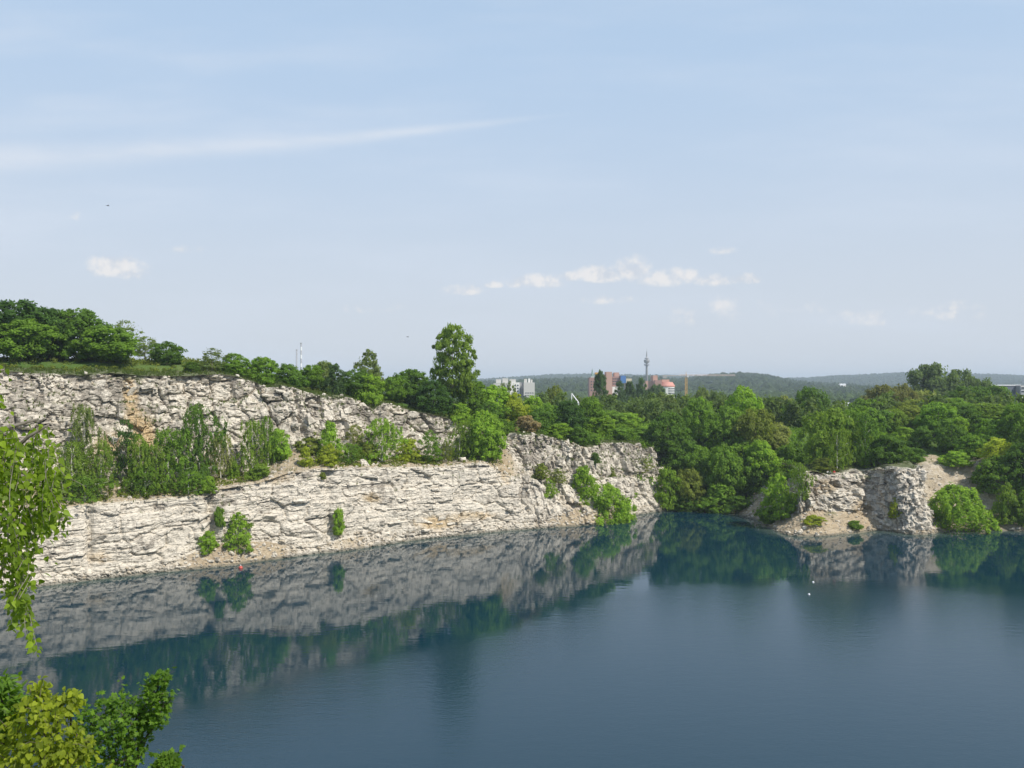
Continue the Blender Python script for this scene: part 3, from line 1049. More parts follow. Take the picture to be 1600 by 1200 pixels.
def proto(key, shape, seed, clumps, per, crad, leaf, bark, h0=0.1, stems=1, elong=1.5, **kw):
    Pn, Nn, tone, cc = crown_points(shape, seed, clumps, per, crad, h0=h0, **kw)
    V, Fq = leaf_quads(Pn, Nn, leaf, np.random.default_rng(seed + 1), elong)
    cm = new_mesh('crown', V, Fq, LEAF, fattr={'rnd': tone})
    tm = trunk_mesh('trunk', shape, cc, seed, bark, h0, stems)
    PROTO.setdefault(key, []).append((cm, tm))


for s in range(3):
    proto('broad', 'broad', 300 + s, 150, 62, 0.095, 0.036, BARK, h0=0.10, lobes=0.24)
    proto('dense', 'dome', 310 + s, 170, 55, 0.085, 0.034, BARK, h0=0.04, lobes=0.16)
for s in range(3):
    proto('shrub', 'shrub', 320 + s, 110, 66, 0.11, 0.044, WOODGREY, h0=0.02, stems=3, lobes=0.26, lean=0.1)
for s in range(4):
    proto('birch', 'birch', 330 + s, 120, 55, 0.075, 0.022, BIRCH, h0=0.10, droop=0.30, lobes=0.50, aspect=1.7, elong=1.7, shell=0.1, fill=0.22, lean=0.14)
for s in range(2):
    proto('willow', 'willow', 340 + s, 150, 70, 0.10, 0.027, WOODGREY, h0=0.06, droop=0.42, lobes=0.24, elong=2.0)
for s in range(3):
    proto('sapling', 'sapling', 350 + s, 90, 62, 0.105, 0.040, WOODGREY, h0=0.03, stems=3, lobes=0.34, aspect=1.4, shell=0.15, lean=0.10)
for s in range(2):
    proto('poplar', 'poplar', 360 + s, 110, 60, 0.13, 0.045, BARK, h0=0.05, aspect=3.0, lobes=0.12, elong=1.2)
for s in range(2):
    proto('thin', 'birch', 370 + s, 70, 50, 0.09, 0.028, WOODGREY, h0=0.16, lobes=0.34, aspect=1.6, shell=0.1, fill=0.2, lean=0.1)
proto('lone', 'ovate', 381, 200, 62, 0.075, 0.027, WOODGREY, h0=0.24, lobes=0.10, aspect=1.9, shell=0.25, fill=0.12)

# leaf colours (linear albedo)
C = {
    'dark': (0.062, 0.122, 0.024), 'deep': (0.042, 0.092, 0.024), 'mid': (0.092, 0.170, 0.028), 'bright': (0.135, 0.230, 0.034),
    'yellow': (0.195, 0.250, 0.036), 'grey': (0.105, 0.150, 0.058), 'birch': (0.112, 0.182, 0.034), 'olive': (0.112, 0.150, 0.036),
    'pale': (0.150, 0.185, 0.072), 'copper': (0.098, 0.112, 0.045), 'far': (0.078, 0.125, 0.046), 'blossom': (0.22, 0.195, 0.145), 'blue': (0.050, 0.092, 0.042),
}
tree_count = {}
PLACES = []


def plant(kind, color, px, top, wpx, where, label, cat='tree', base=None, group=None, name=None):
    """where: ('rim', metres behind the rim), ('ter', 0..1 across the terrace), ('low',) on the lower face, ('d', distance), ('face', metres inland)"""
    w = where[0]
    if w == 'rim':
        o = A.R + where[1]
    elif w == 'ter':
        o = A.lip + 0.8 + (A.back - A.lip - 0.6) * where[1]
    elif w == 'face':
        o = np.full(len(A.t), float(where[1]))
    if w == 'ray':
        dr = (at(px, where[1], 100.0) - Vector((0, 0, H))).normalized()
        hits = [b.ray_cast(Vector((0, 0, H)), dr) for b in bvhs]
        hd = min([h_ for h_ in hits if h_[0] is not None and h_[3] > 60], key=lambda h_: h_[3])
        x, y = hd[0].x, hd[0].y
    elif w == 'd':
        p = at(px, 600, where[1])
        x, y = p.x, p.y
    else:
        i = A.find(px, o)
        q = A.P[i] + A.N[i] * o[i]
        x, y = q[0], q[1]
    if base is not None:
        z0 = zpx(base, y)
    elif w == 'ter':
        z0 = A.zl[i] + 0.2 + (A.zt[i] - A.zl[i] - 0.3) * where[1]
    else:
        z0 = ground_z(x, y)
    ztop = zpx(top, y)
    h = max(ztop - z0, 0.8)
    wd = wpx / F_PX * y
    k = tree_count.get(kind, 0)
    tree_count[kind] = k + 1
    cm, tm = PROTO[kind][k % len(PROTO[kind])]
    nm = name or {'broad': 'broadleaf_tree', 'dense': 'broadleaf_tree', 'shrub': 'shrub', 'birch': 'birch_tree', 'willow': 'weeping_tree', 'sapling': 'sapling',
                  'poplar': 'poplar_tree', 'thin': 'thin_tree', 'lone': 'lone_tree'}[kind]
    e = empty(nm, (x, y, z0 - 0.1), (k * 2.399) % 6.283)
    e.scale = (wd, wd, h + 0.1)
    tag(e, label, cat, group)
    c = link('crown', cm, e)
    cc = np.array(C[color]) * (0.94 + 0.12 * ((k * 0.618) % 1))
    c.color = (cc[0] * 1.50, cc[1] * 1.44, cc[2] * 1.2, 1)
    link('trunk', tm, e)
    PLACES.append((nm, px, top, h, wd, z0))
    return e


R_, T_ = 'rim', 'ter'
TREES = [
    # --- wood on the plateau above the left cliff
    ('broad', 'deep', -45, 478, 110, (R_, 15), 'dark broadleaf tree cut by the picture edge above the cliff'),
    ('broad', 'deep', 25, 471, 100, (R_, 16), 'tallest dark tree of the clifftop wood, at its far outer end'),
    ('broad', 'mid', 32, 502, 88, (R_, 11), 'mid green tree in front of the tallest dark clifftop tree'),
    ('dense', 'deep', 78, 483, 76, (R_, 15), 'dark tree with even crown between the tallest clifftop tree and the broad one'),
    ('dense', 'dark', 124, 483, 92, (R_, 14), 'broad dark tree with rounded top in the middle of the clifftop wood'),
    ('broad', 'mid', 168, 512, 92, (R_, 11), 'lighter green spreading tree at the front of the clifftop wood'),
    ('thin', 'grey', 192, 501, 52, (R_, 20), 'sparse grey green treetop rising behind the lighter clifftop tree'),
    ('thin', 'grey', 227, 526, 42, (R_, 18), 'slim grey green tree beside the dark round tree at the end of the clifftop wood'),
    ('dense', 'dark', 261, 534, 50, (R_, 12), 'dark round tree closing the clifftop wood'),
    ('shrub', 'dark', 300, 566, 24, (R_, 5), 'small dark shrub alone in the gap after the clifftop wood', 'shrub'),
    ('thin', 'grey', 331, 544, 42, (R_, 5), 'grey green hawthorn with loose crown next to a rounder dark shrub'),
    ('dense', 'mid', 368, 553, 42, (R_, 5), 'rounded green shrub touching the grey green hawthorn', 'shrub'),
    ('dense', 'mid', 413, 558, 48, (R_, 5), 'round leafy shrub standing alone at the step of the cliff rim', 'shrub'),
    ('shrub', 'dark', 455, 570, 42, (R_, 5), 'dark shrub on the rim in front of the two chimneys', 'shrub'),
    ('broad', 'mid', 487, 571, 36, (R_, 8), 'mid green shrub just beyond the chimneys', 'shrub'),
    ('broad', 'grey', 506, 566, 32, (R_, 13), 'small pointed tree behind the shrubs past the chimneys'),
    ('sapling', 'blue', 524, 568, 32, (R_, 4), 'upright bluish green young tree on the rim'),
    ('dense', 'dark', 556, 577, 58, (R_, 7), 'wide dark bush in front of the tall pale clifftop birch', 'shrub'),
    ('sapling', 'grey', 581, 547, 42, (R_, 15), 'tall pale birch standing up above the clifftop bushes'),
    ('sapling', 'bright', 580, 583, 42, (R_, 3), 'bright green sapling at the notch in the cliff rim'),
    ('broad', 'mid', 611, 590, 40, (R_, 7), 'mid green bush between the bright sapling and a dark rounded tree', 'shrub'),
    ('broad', 'dark', 640, 578, 54, (R_, 10), 'dark rounded tree short of the lone tall tree'),
    ('dense', 'deep', 677, 596, 60, (R_, 3.5), 'very dark large bush at the foot of the lone tall tree', 'shrub'),
    ('lone', 'birch', 707, 508, 70, (R_, 8), 'lone tall tree standing against the sky on the clifftop'),
    ('broad', 'mid', 738, 596, 50, (R_, 14), 'leafy bush behind the trunk of the lone tall tree', 'shrub'),
    ('sapling', 'bright', 722, 630, 40, (R_, 3), 'bright young bush on the slope under the lone tall tree', 'shrub'),
    ('dense', 'bright', 772, 602, 58, (R_, 14), 'bright green rounded tree in front of the white apartment block'),
    ('dense', 'dark', 764, 627, 40, (R_, 8), 'dark bush below the bright tree by the apartment block', 'shrub'),
    ('sapling', 'yellow', 806, 614, 46, (R_, 11), 'yellow green loose tree below the apartment block'),
    ('thin', 'grey', 795, 597, 30, ('d', 330), 'grey thin tree in front of the apartment block windows'),
    ('sapling', 'bright', 833, 616, 44, (R_, 15), 'bright tree beyond the yellow green one below the apartment block'),
    ('shrub', 'dark', 845, 638, 44, (R_, 7), 'dark bush with ragged top beside the pinkish flowering bush', 'shrub'),
    ('shrub', 'blossom', 822, 650, 34, (R_, 4), 'pinkish brown flowering bush near the cliff edge', 'shrub'),
    ('willow', 'olive', 868, 604, 38, ('d', 300), 'olive tree beyond the bushes, short of the white triangular frame'),
    ('dense', 'deep', 886, 627, 56, (R_, 9), 'dark blunt tree in front of the white triangular frame'),
    ('dense', 'mid', 921, 621, 46, (R_, 12), 'dense round green tree below the foremost poplar'),
    ('shrub', 'dark', 903, 668, 36, (R_, 0.8), 'dark bush hanging over the rim of the lower cliff', 'shrub'),
    ('shrub', 'mid', 926, 676, 26, (R_, 1.5), 'small bush at the rim beside the dark overhanging one', 'shrub'),
    ('shrub', 'bright', 872, 662, 40, (R_, 4), 'low bright bush at the rim under the dark blunt tree', 'shrub'),
    ('shrub', 'bright', 938, 650, 46, (R_, 9), 'low bright bush under the dense round tree', 'shrub'),
    ('shrub', 'mid', 966, 641, 52, (R_, 14), 'broad low green bush below the twin poplars', 'shrub'),
    ('shrub', 'bright', 992, 646, 50, (R_, 10), 'bright bush above the end of the cliff', 'shrub'),
    ('shrub', 'mid', 968, 668, 44, (R_, 5), 'green mound of bramble on the rim above the far cliff', 'shrub'),
    ('shrub', 'mid', 1003, 668, 36, (R_, 4), 'bramble bush at the last corner of the cliff rim', 'shrub'),
    ('dense', 'mid', 856, 630, 40, (R_, 20), 'rounded bush between the olive tree and the cliff', 'shrub'),
    ('dense', 'bright', 760, 655, 40, (R_, 4), 'light green bush on the grass slope past the lone tree', 'shrub'),
    ('poplar', 'blue', 937, 580, 26, ('d', 400), 'foremost dark poplar in front of the red brick hospital'),
    ('poplar', 'blue', 969, 597, 22, ('d', 430), 'first of two adjoining poplars under the blue panel'),
    ('poplar', 'blue', 984, 596, 22, ('d', 440), 'second of two adjoining poplars under the blue panel'),
    ('poplar', 'blue', 1003, 592, 24, ('d', 445), 'single dark poplar beneath the broadcasting tower'),
    ('dense', 'blue', 1024, 601, 36, ('d', 520), 'dark tree covering the foot of the white curved facade'),
    # --- terrace half way up the cliff
    ('birch', 'grey', 131, 632, 48, (T_, .75), 'tall thin grey birch rising up the cliff behind the near leaves'),
    ('birch', 'birch', 112, 690, 62, (T_, .35), 'green birch on the terrace half hidden by near leaves'),
    ('birch', 'birch', 158, 688, 44, (T_, .4), 'birch on the terrace between grey birch and dark thin tree'),
    ('thin', 'deep', 197, 656, 46, (T_, .85), 'dark thin tree in front of the ochre stain'),
    ('birch', 'birch', 217, 680, 40, (T_, .4), 'light birch with white stem right below the ochre stain'),
    ('birch', 'mid', 262, 668, 76, (T_, .45), 'broad birch clump beside the tallest terrace birch'),
    ('birch', 'birch', 243, 692, 50, (T_, .3), 'lower birch in front of the broad birch clump'),
    ('birch', 'dark', 312, 631, 66, (T_, .5), 'tallest terrace birch with dark crown and white stem'),
    ('birch', 'pale', 345, 672, 38, (T_, .6), 'pale birch close behind the tallest terrace birch'),
    ('shrub', 'bright', 326, 745, 24, (T_, .02), 'bright bush spilling over the edge above the gully', 'shrub'),
    ('birch', 'birch', 394, 655, 40, (T_, .45), 'birch after the gap past the tallest terrace birch'),
    ('birch', 'mid', 420, 650, 36, (T_, .75), 'dark slender birch close to a round bright tree'),
    ('sapling', 'bright', 437, 670, 38, (T_, .8), 'bright round tree at the top of the sandy slope'),
    ('sapling', 'bright', 363, 714, 18, (T_, .5), 'tiny bright sapling between two birches on the terrace'),
    ('shrub', 'birch', 404, 726, 34, (T_, .2), 'low bush at the foot of the terrace birches', 'shrub'),
    ('sapling', 'yellow', 477, 696, 20, (T_, .15), 'small yellow green bush alone on the sandy slope', 'shrub'),
    ('sapling', 'bright', 515, 658, 34, (T_, .5), 'bright upright tree after the sandy slope'),
    ('shrub', 'olive', 482, 684, 44, (T_, .95), 'olive scrub along the top of the sandy slope', 'shrub'),
    ('birch', 'mid', 545, 693, 46, (T_, .35), 'soft green birch bush by a dark boulder'),
    ('thin', 'pale', 556, 664, 34, (T_, .9), 'pale see-through tree against the white cliff'),
    ('sapling', 'yellow', 512, 694, 34, (T_, .2), 'yellow green bush at the foot of the bright upright tree', 'shrub'),
    ('birch', 'bright', 597, 654, 62, (T_, .45), 'large light green birch in the middle of the terrace'),
    ('sapling', 'yellow', 638, 683, 34, (T_, .6), 'yellowest bush on the terrace beside the large light birch', 'shrub'),
    ('shrub', 'olive', 572, 692, 32, (T_, .6), 'olive bush under the large light birch', 'shrub'),
    ('shrub', 'olive', 655, 712, 50, (T_, .7), 'low scrub between the yellow bush and a thin stemmed tree', 'shrub'),
    ('thin', 'mid', 673, 672, 36, (T_, .35), 'small thin stemmed tree on the bare ledge'),
    ('thin', 'olive', 698, 690, 22, (T_, .4), 'nearly leafless multi stemmed bush on the bare ledge', 'shrub'),
    ('birch', 'birch', 718, 657, 38, (T_, .6), 'slender birch against the dense bright tree on the ledge'),
    ('dense', 'bright', 758, 642, 60, (T_, .55), 'dense bright tree at the end of the terrace'),
    ('shrub', 'mid', 737, 672, 40, (T_, .9), 'darker bush behind the dense bright terrace tree', 'shrub'),
    ('shrub', 'mid', 785, 655, 26, (R_, 1.0), 'small bush on the rim next to the dense bright terrace tree', 'shrub'),
    ('birch', 'mid', 295, 735, 60, (T_, .1), 'low birch scrub under the tallest terrace birch', 'shrub'),
    ('birch', 'mid', 132, 742, 66, (T_, .15), 'low birch scrub under the grey birch', 'shrub'),
    ('birch', 'mid', 228, 728, 50, (T_, .15), 'low birch scrub under the white stemmed birch', 'shrub'),
]
LOW = [
    # --- shrubs on the lower faces: base row given
    ('sapling', 'bright', 325, 829, 28, ('face', 0.2), 'small shrub at the mouth of the gully by the water', 'shrub', 864),
    ('sapling', 'bright', 367, 802, 46, ('face', 0.2), 'bright leafy bush on the scree near the red buoy', 'shrub', 863),
    ('shrub', 'mid', 343, 793, 16, ('face', 1.0), 'small shrub growing inside the gully', 'shrub', 822),
    ('sapling', 'bright', 530, 792, 20, ('face', 0.4), 'single slim bush at the foot of the middle cliff', 'shrub', 836),
    ('sapling', 'olive', 845, 724, 26, ('face', 4.0), 'olive tuft high on the rubble slope', 'shrub', 747),
    ('sapling', 'birch', 858, 748, 26, ('face', 3.0), 'bush half way down the rubble slope', 'shrub', 778),
    ('thin', 'olive', 873, 732, 26, ('face', 4.0), 'grey green tuft beside the rubble slope', 'shrub', 756),
    ('sapling', 'dark', 930, 706, 17, ('face', 5.5), 'small dark bush stuck in the cliff below the rim', 'shrub', 724),
    ('sapling', 'bright', 912, 728, 44, ('face', 2.5), 'bright upright bush above the waterside willow', 'shrub', 792),
    ('willow', 'bright', 944, 757, 76, ('face', 0.6), 'big soft willow bush at the water under the far cliff', 'shrub', 817),
    ('birch', 'bright', 975, 786, 40, ('face', 0.2), 'low end of the waterside willow thicket', 'shrub', 810),
    ('shrub', 'olive', 905, 795, 14, ('face', 1.0), 'tiny tuft on the scree by the waterside willow', 'shrub', 810),
    ('sapling', 'olive', 957, 730, 13, ('face', 4.0), 'narrow tuft in a crack of the far cliff', 'shrub', 752),
    ('thin', 'olive', 1003, 716, 28, ('face', 5.0), 'faded tuft below the last corner of the cliff', 'shrub', 742),
    ('shrub', 'olive', 505, 738, 10, ('face', 2.2), 'tiny olive tuft on top of the middle cliff', 'shrub', 748),
]
RIGHT = [
    # --- cove
    ('dense', 'dark', 1043, 645, 62, ('ray', 706), 'dark round tree above the corner of the cove'),
    ('dense', 'mid', 1092, 621, 52, ('ray', 688), 'round green tree behind the dark round cove tree'),
    ('broad', 'mid', 1131, 637, 62, ('ray', 712), 'large leafy tree in the middle above the cove'),
    ('dense', 'bright', 1162, 604, 56, ('ray', 686), 'bright green dome shaped tree rising above the cove'),
    ('broad', 'olive', 1181, 640, 56, ('ray', 712), 'olive tree right in front of the bright dome'),
    ('broad', 'dark', 1064, 682, 54, ('ray', 738), 'mid slope tree below the dark round cove tree'),
    ('sapling', 'bright', 1043, 727, 40, ('ray', 795), 'bright tree at the cliff corner by the water'),
    ('broad', 'olive', 1076, 735, 54, ('ray', 798), 'olive dark tree at the waterline of the cove'),
    ('broad', 'mid', 1131, 699, 56, ('ray', 782), 'tall mid green tree on the cove slope'),
    ('sapling', 'mid', 1126, 755, 52, ('ray', 800), 'leaning green tree low over the cove water'),
    ('broad', 'mid', 1093, 700, 50, ('ray', 762), 'mid green tree between the two waterside cove trees, higher up'),
    ('broad', 'dark', 1166, 722, 46, ('ray', 775), 'shaded tree on the slope beside the headland gap'),
    ('shrub', 'bright', 1192, 690, 52, ('ray', 742), 'bright scrub on the slope above the shaded cove tree', 'shrub'),
    ('shrub', 'pale', 1214, 660, 44, ('ray', 700), 'pale bush at the top of the cove slope', 'shrub'),
    ('sapling', 'bright', 1220, 741, 54, ('ray', 812), 'bright tree on the steep flank of the headland'),
    ('birch', 'birch', 1251, 722, 32, ('ray', 785), 'slim birch leaning from the headland flank'),
    ('willow', 'grey', 1036, 614, 50, ('d', 300), 'grey green soft tree under the white curved facade'),
    ('willow', 'grey', 1068, 620, 44, ('d', 310), 'grey soft tree next to the crane mast'),
    ('willow', 'grey', 1098, 607, 44, ('d', 340), 'grey willow just past the crane'),
    ('willow', 'far', 1120, 613, 40, ('d', 335), 'willow between the crane and the bright dome tree'),
    ('shrub', 'dark', 1150, 775, 44, ('ray', 800), 'dark scrub at the water in the shaded cove', 'shrub'),
    ('shrub', 'mid', 1203, 793, 34, ('ray', 816), 'bush low on the headland flank near the water', 'shrub'),
    ('shrub', 'dark', 1062, 770, 44, ('ray', 799), 'dark scrub under the olive cove tree', 'shrub'),
    ('shrub', 'dark', 1100, 775, 40, ('ray', 801), 'dark scrub in the middle of the cove waterline', 'shrub'),
    ('shrub', 'mid', 1160, 690, 44, ('ray', 730), 'mid green scrub below the olive tree on the cove slope', 'shrub'),
    # --- top of the headland and the wood behind it
    ('willow', 'pale', 1222, 620, 58, ('d', 300), 'pale willow between the bright dome and the dark weeping tree'),
    ('willow', 'dark', 1266, 606, 66, ('d', 275), 'big dark weeping tree behind the headland birches'),
    ('willow', 'birch', 1300, 640, 82, ('ray', 724), 'wide birch group with white stems on the headland'),
    ('birch', 'mid', 1326, 638, 60, ('ray', 722), 'birch beside the white stems on the headland'),
    ('birch', 'dark', 1352, 647, 48, ('ray', 728), 'darker birch at the end of the headland group'),
    ('birch', 'birch', 1308, 668, 40, ('ray', 735), 'lighter birch in front with two white stems'),
    ('shrub', 'dark', 1388, 680, 50, ('ray', 722), 'dark hawthorn on the grassy bank', 'shrub'),
    ('shrub', 'olive', 1286, 716, 36, ('ray', 736), 'low round bush on the headland path behind the seated people', 'shrub'),
    ('broad', 'copper', 1382, 603, 60, ('d', 305), 'brownish dark tree above the white roofs'),
    ('broad', 'copper', 1410, 604, 46, ('d', 312), 'brownish tree adjoining the one above the white roofs'),
    ('broad', 'far', 1462, 572, 80, ('d', 420), 'highest broad tree on the skyline behind the headland'),
    ('broad', 'far', 1503, 579, 46, ('d', 425), 'skyline tree adjoining the highest broad one'),
    ('broad', 'far', 1535, 596, 50, ('d', 400), 'far tree in front of the dark modern building'),
    ('willow', 'pale', 1446, 611, 62, ('d', 315), 'pale tree under the highest skyline tree'),
    ('broad', 'mid', 1466, 630, 64, ('ray', 682), 'mid green tree above the grassy mound'),
    ('broad', 'dark', 1515, 605, 74, ('d', 295), 'wide dark tree below the skyline trees'),
    ('dense', 'dark', 1562, 605, 60, ('d', 295), 'dark tree before the modern building corner'),
    ('dense', 'mid', 1590, 630, 50, ('ray', 700), 'green round tree under the modern building'),
    ('shrub', 'dark', 1438, 667, 32, ('ray', 698), 'small dark bush on the crest of the grassy mound', 'shrub'),
    ('dense', 'dark', 1487, 664, 48, ('ray', 706), 'dark rounded bush beyond the grassy gully', 'shrub'),
    ('sapling', 'bright', 1500, 650, 30, ('ray', 690), 'bright narrow tree behind the dark rounded bush'),
    ('dense', 'mid', 1550, 656, 50, ('ray', 702), 'round green tree above the yellow green bush'),
    ('sapling', 'yellow', 1559, 684, 48, ('ray', 722), 'yellow green bush over the bare soil gully', 'shrub'),
    ('dense', 'mid', 1521, 680, 44, ('ray', 714), 'green bush between the dark rounded and yellow green ones', 'shrub'),
    ('dense', 'mid', 1557, 713, 62, ('ray', 770), 'large bush beside the soil gully', 'shrub'),
    ('sapling', 'birch', 1573, 755, 38, ('ray', 818), 'grey green bush at the shore beyond the gully', 'shrub'),
    ('sapling', 'mid', 1601, 764, 34, ('ray', 822), 'shore bush cut by the picture edge', 'shrub'),
    ('willow', 'bright', 1495, 759, 92, ('d', 188.2), 'large round willow bush at the water against the headland', 'shrub', 831),
    ('shrub', 'dark', 1426, 699, 34, ('ray', 722), 'dark hawthorn on the rim over the grey rock face', 'shrub'),
    ('shrub', 'bright', 1494, 706, 40, ('ray', 728), 'light bush on the upper edge of the gully', 'shrub'),
    ('sapling', 'yellow', 1400, 776, 20, ('d', 184.5), 'yellowish plant clinging to the grey rock face', 'shrub', 809),
    ('shrub', 'yellow', 1270, 806, 30, ('d', 181.5), 'yellowish tufts low on the headland scree', 'shrub', 818),
    ('shrub', 'mid', 1334, 813, 22, ('d', 183.5), 'green tuft near the water on the headland scree', 'shrub', 826),
    ('sapling', 'bright', 1352, 711, 22, ('d', 195), 'little bright sapling on the headland path'),
    ('dense', 'dark', 1598, 695, 60, ('ray', 770), 'dark tree at the picture edge above the shore bushes'),
    ('broad', 'dark', 1640, 660, 80, ('ray', 745), 'dark tree beyond the picture edge above the shore'),
    ('shrub', 'bright', 1416, 668, 34, ('ray', 694), 'bright scrub along the crest of the mound', 'shrub'),
    ('shrub', 'mid', 1360, 660, 50, ('d', 228), 'scrub behind the darker birch of the headland', 'shrub'),
    ('shrub', 'mid', 1240, 690, 50, ('ray', 735), 'scrub linking the cove slope and the headland', 'shrub'),
]
for t in TREES:
    plant(*t)
for t in LOW:
    plant(t[0], t[1], t[2], t[3], t[4], t[5], t[6], t[7], base=t[8])
fill_r = random.Random(77)
for q in range(20):
    px_ = 1345 + (q % 10) * 28 + fill_r.uniform(-10, 10)
    d_ = 232 + (q // 10) * 34 + fill_r.uniform(-6, 8)
    RIGHT.append((('dense', 'broad', 'willow')[q % 3], ('mid', 'dark', 'birch', 'olive', 'mid')[q % 5], px_, 640 - (q // 10) * 14 + fill_r.uniform(-10, 10), fill_r.uniform(44, 66), ('d', d_), 'leafy tree in the closed wood behind the grassy mound', 'tree', None, 'trees of the closed wood behind the mound'))
for t in RIGHT:
    plant(*t)

# ------------------------------------------------------------------ ground cover and masses too many to count
def in_view(x, y, m=40):
    u = 800 + F_PX * x / y
    return -m < u < 1600 + m


def scatter(P, per, rad, leaf, seed, flat=0.7):
    r = np.random.default_rng(seed)
    P = np.asarray(P)
    k = len(P) * per
    idx = np.repeat(np.arange(len(P)), per)
    d = unit(r.normal(size=(k, 3)))
    sz = (rad * r.uniform(0.6, 1.4, len(P)))[idx]
    Q = P[idx] + d * np.array([1, 1, flat]) * (r.random(k) ** 0.4 * sz)[:, None]
    d[:, 2] = np.abs(d[:, 2]) + 0.2
    Nn = unit(d + r.normal(size=(k, 3)) * 0.4)
    V, Fq = leaf_quads(Q, Nn, leaf, r)
    tone = np.clip(0.5 + (r.random(len(P))[idx] - 0.5) * 0.7 + (r.random(k) - 0.5) * 0.6, 0, 1)
    return V, Fq, tone


def cover(name, P, per, rad, leaf, seed, color, flat=0.7):
    V, Fq, tone = scatter(P, per, rad, leaf, seed, flat)
    o = mk(name, V, Fq, LEAF, fattr={'rnd': tone})
    o.color = (C[color][0] * 1.40, C[color][1] * 1.34, C[color][2] * 1.1, 1)
    return tag(o, kind='stuff')


pts = []
while len(pts) < 1500:                                      # scrub behind the rim where it is low
    i = random.randrange(len(A.t))
    if A.px[i] < 770 or A.px[i] > 1030 or A.t[i] > A.t[-1] - 26: continue
    o = A.R[i] + random.uniform(3, 55)
    q = A.P[i] + A.N[i] * o
    pts.append((q[0], q[1], ground_z(q[0], q[1]) + 0.4))
while len(pts) < 3300:                                      # cove slope and the ground behind the headland
    x, y = random.uniform(30, 140), random.uniform(196, 300)
    if not in_view(x, y): continue
    u = 800 + F_PX * x / y
    if 1390 < u < 1480 and y < 222: continue
    if u > 1240 and y < 205: continue
    z = ground_z(x, y)
    if z > 0.8: pts.append((x, y, z + 0.4))
cover('undergrowth', pts, 34, 1.5, 0.36, 71, 'mid')
pts = []
while len(pts) < 1300:                                      # scrub along the terrace and clifftop wood edge
    i = random.randrange(len(A.t))
    if A.px[i] < -150 or A.px[i] > 800: continue
    if random.random() < 0.55:
        f = random.uniform(0.05, 1.0)
        if 430 < A.px[i] < 500 or (A.px[i] > 660 and f < 0.6 and random.random() < 0.75): continue
        o = A.lip[i] + 1 + (A.back[i] - A.lip[i] - 1) * f
        hh = 0.15
    else:
        o = A.R[i] + random.uniform(5, 18)
        hh = 0.3
    q = A.P[i] + A.N[i] * o
    pts.append((q[0], q[1], ground_z(q[0], q[1]) + hh))
cover('low_scrub', pts, 24, 0.75, 0.26, 72, 'olive')


def tufts(P, seed, hmin=0.3, hmax=0.7):
    r = np.random.default_rng(seed)
    P = np.asarray(P)
    per = 6
    k = len(P) * per
    idx = np.repeat(np.arange(len(P)), per)
    a = r.uniform(0, 6.283, k)
    b = P[idx] + np.stack([np.cos(a), np.sin(a), np.zeros(k)], 1) * r.uniform(0, 0.3, (k, 1))
    hgt = r.uniform(hmin, hmax, k)
    lean = np.stack([np.cos(a), np.sin(a), np.zeros(k)], 1) * (hgt * r.uniform(0.1, 0.7, k))[:, None]
    side = np.stack([-np.sin(a), np.cos(a), np.zeros(k)], 1) * 0.07
    tip = b + lean; tip[:, 2] += hgt
    V = np.stack([b - side - [0, 0, .1], b + side - [0, 0, .1], tip], 1).reshape(-1, 3)
    return V, np.arange(k * 3).reshape(-1, 3), np.clip(r.random(len(P))[idx] * 0.7 + r.random(k) * 0.3, 0, 1)


pts = []
for _ in range(9000):
    if random.random() < 0.72:
        i = random.randrange(len(A.t))
        if A.px[i] < -160: continue
        o = A.R[i] + (random.uniform(-0.6, 7) if random.random() < 0.8 else -random.uniform(0, 2.2))
        if random.random() < 0.16: o = A.lip[i] + (A.back[i] - A.lip[i]) * random.uniform(-0.05, 1.1)
        q = A.P[i] + A.N[i] * o
    else:
        i = random.randrange(len(B.t))
        o = B.R[i] + random.uniform(-1, 18)
        q = B.P[i] + B.N[i] * o
        if 63 < q[0] < 93 and q[1] < 194 and random.random() < 0.8: continue
    if q[1] < 120: continue
    pts.append((q[0], q[1], ground_z(q[0], q[1])))
V, Fq, tone = tufts(pts, 77)
g = mk('grass', V, Fq, LEAF, fattr={'rnd': tone})
g.color = (0.085, 0.125, 0.032, 1)
tag(g, kind='stuff')

# the wooded plain between the quarry and the hills
def ico(sub=0):
    bm = bmesh.new()
    bmesh.ops.create_icosphere(bm, subdivisions=sub + 1, radius=1.0)
    V = np.array([v.co[:] for v in bm.verts]); Fa = np.array([[v.index for v in f.verts] for f in bm.faces])
    bm.free()
    return V, Fa


HOUSES = [(-20, 1160, 45), (150, 1000, 95), (228, 1020, 40)]


def gz_far(X, Y):
    return np.where(Y > 1000, 8.0 + hills(X, Y), 8.0)


r = np.random.default_rng(90)
Y = np.sqrt(r.random(5200) * (620.0 ** 2 - 255.0 ** 2) + 255.0 ** 2)
X = r.uniform(-0.13, 0.66, 5200) * Y
u = 800 + F_PX * X / Y
keep = (fbm(X / 70, Y / 70, 95) > -0.25) & ~((u > 1300) & (u < 1350) & (Y > 360))
keep &= ~((u < 1020) & (Y < 270))
keep &= r.random(5200) < 0.50
X, Y = X[keep], Y[keep]
hh = r.uniform(7, 12.5, len(X))
Ptree = []
for x, y, h in zip(X, Y, hh):
    z = ground_z(x, y) if y < 345 else 8.0
    cl = 9
    an = r.uniform(0, 6.28, cl); rad = r.uniform(0, 0.36, cl) * h * 0.9; zz = r.uniform(0.25, 0.88, cl)
    rad *= np.sqrt(np.clip(1.15 - zz, 0.1, 1))
    for k in range(cl):
        Ptree.append((x + rad[k] * math.cos(an[k]), y + rad[k] * math.sin(an[k]), z + zz[k] * h))
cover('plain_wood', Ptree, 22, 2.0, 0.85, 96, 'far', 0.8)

IV, IF = ico(0)


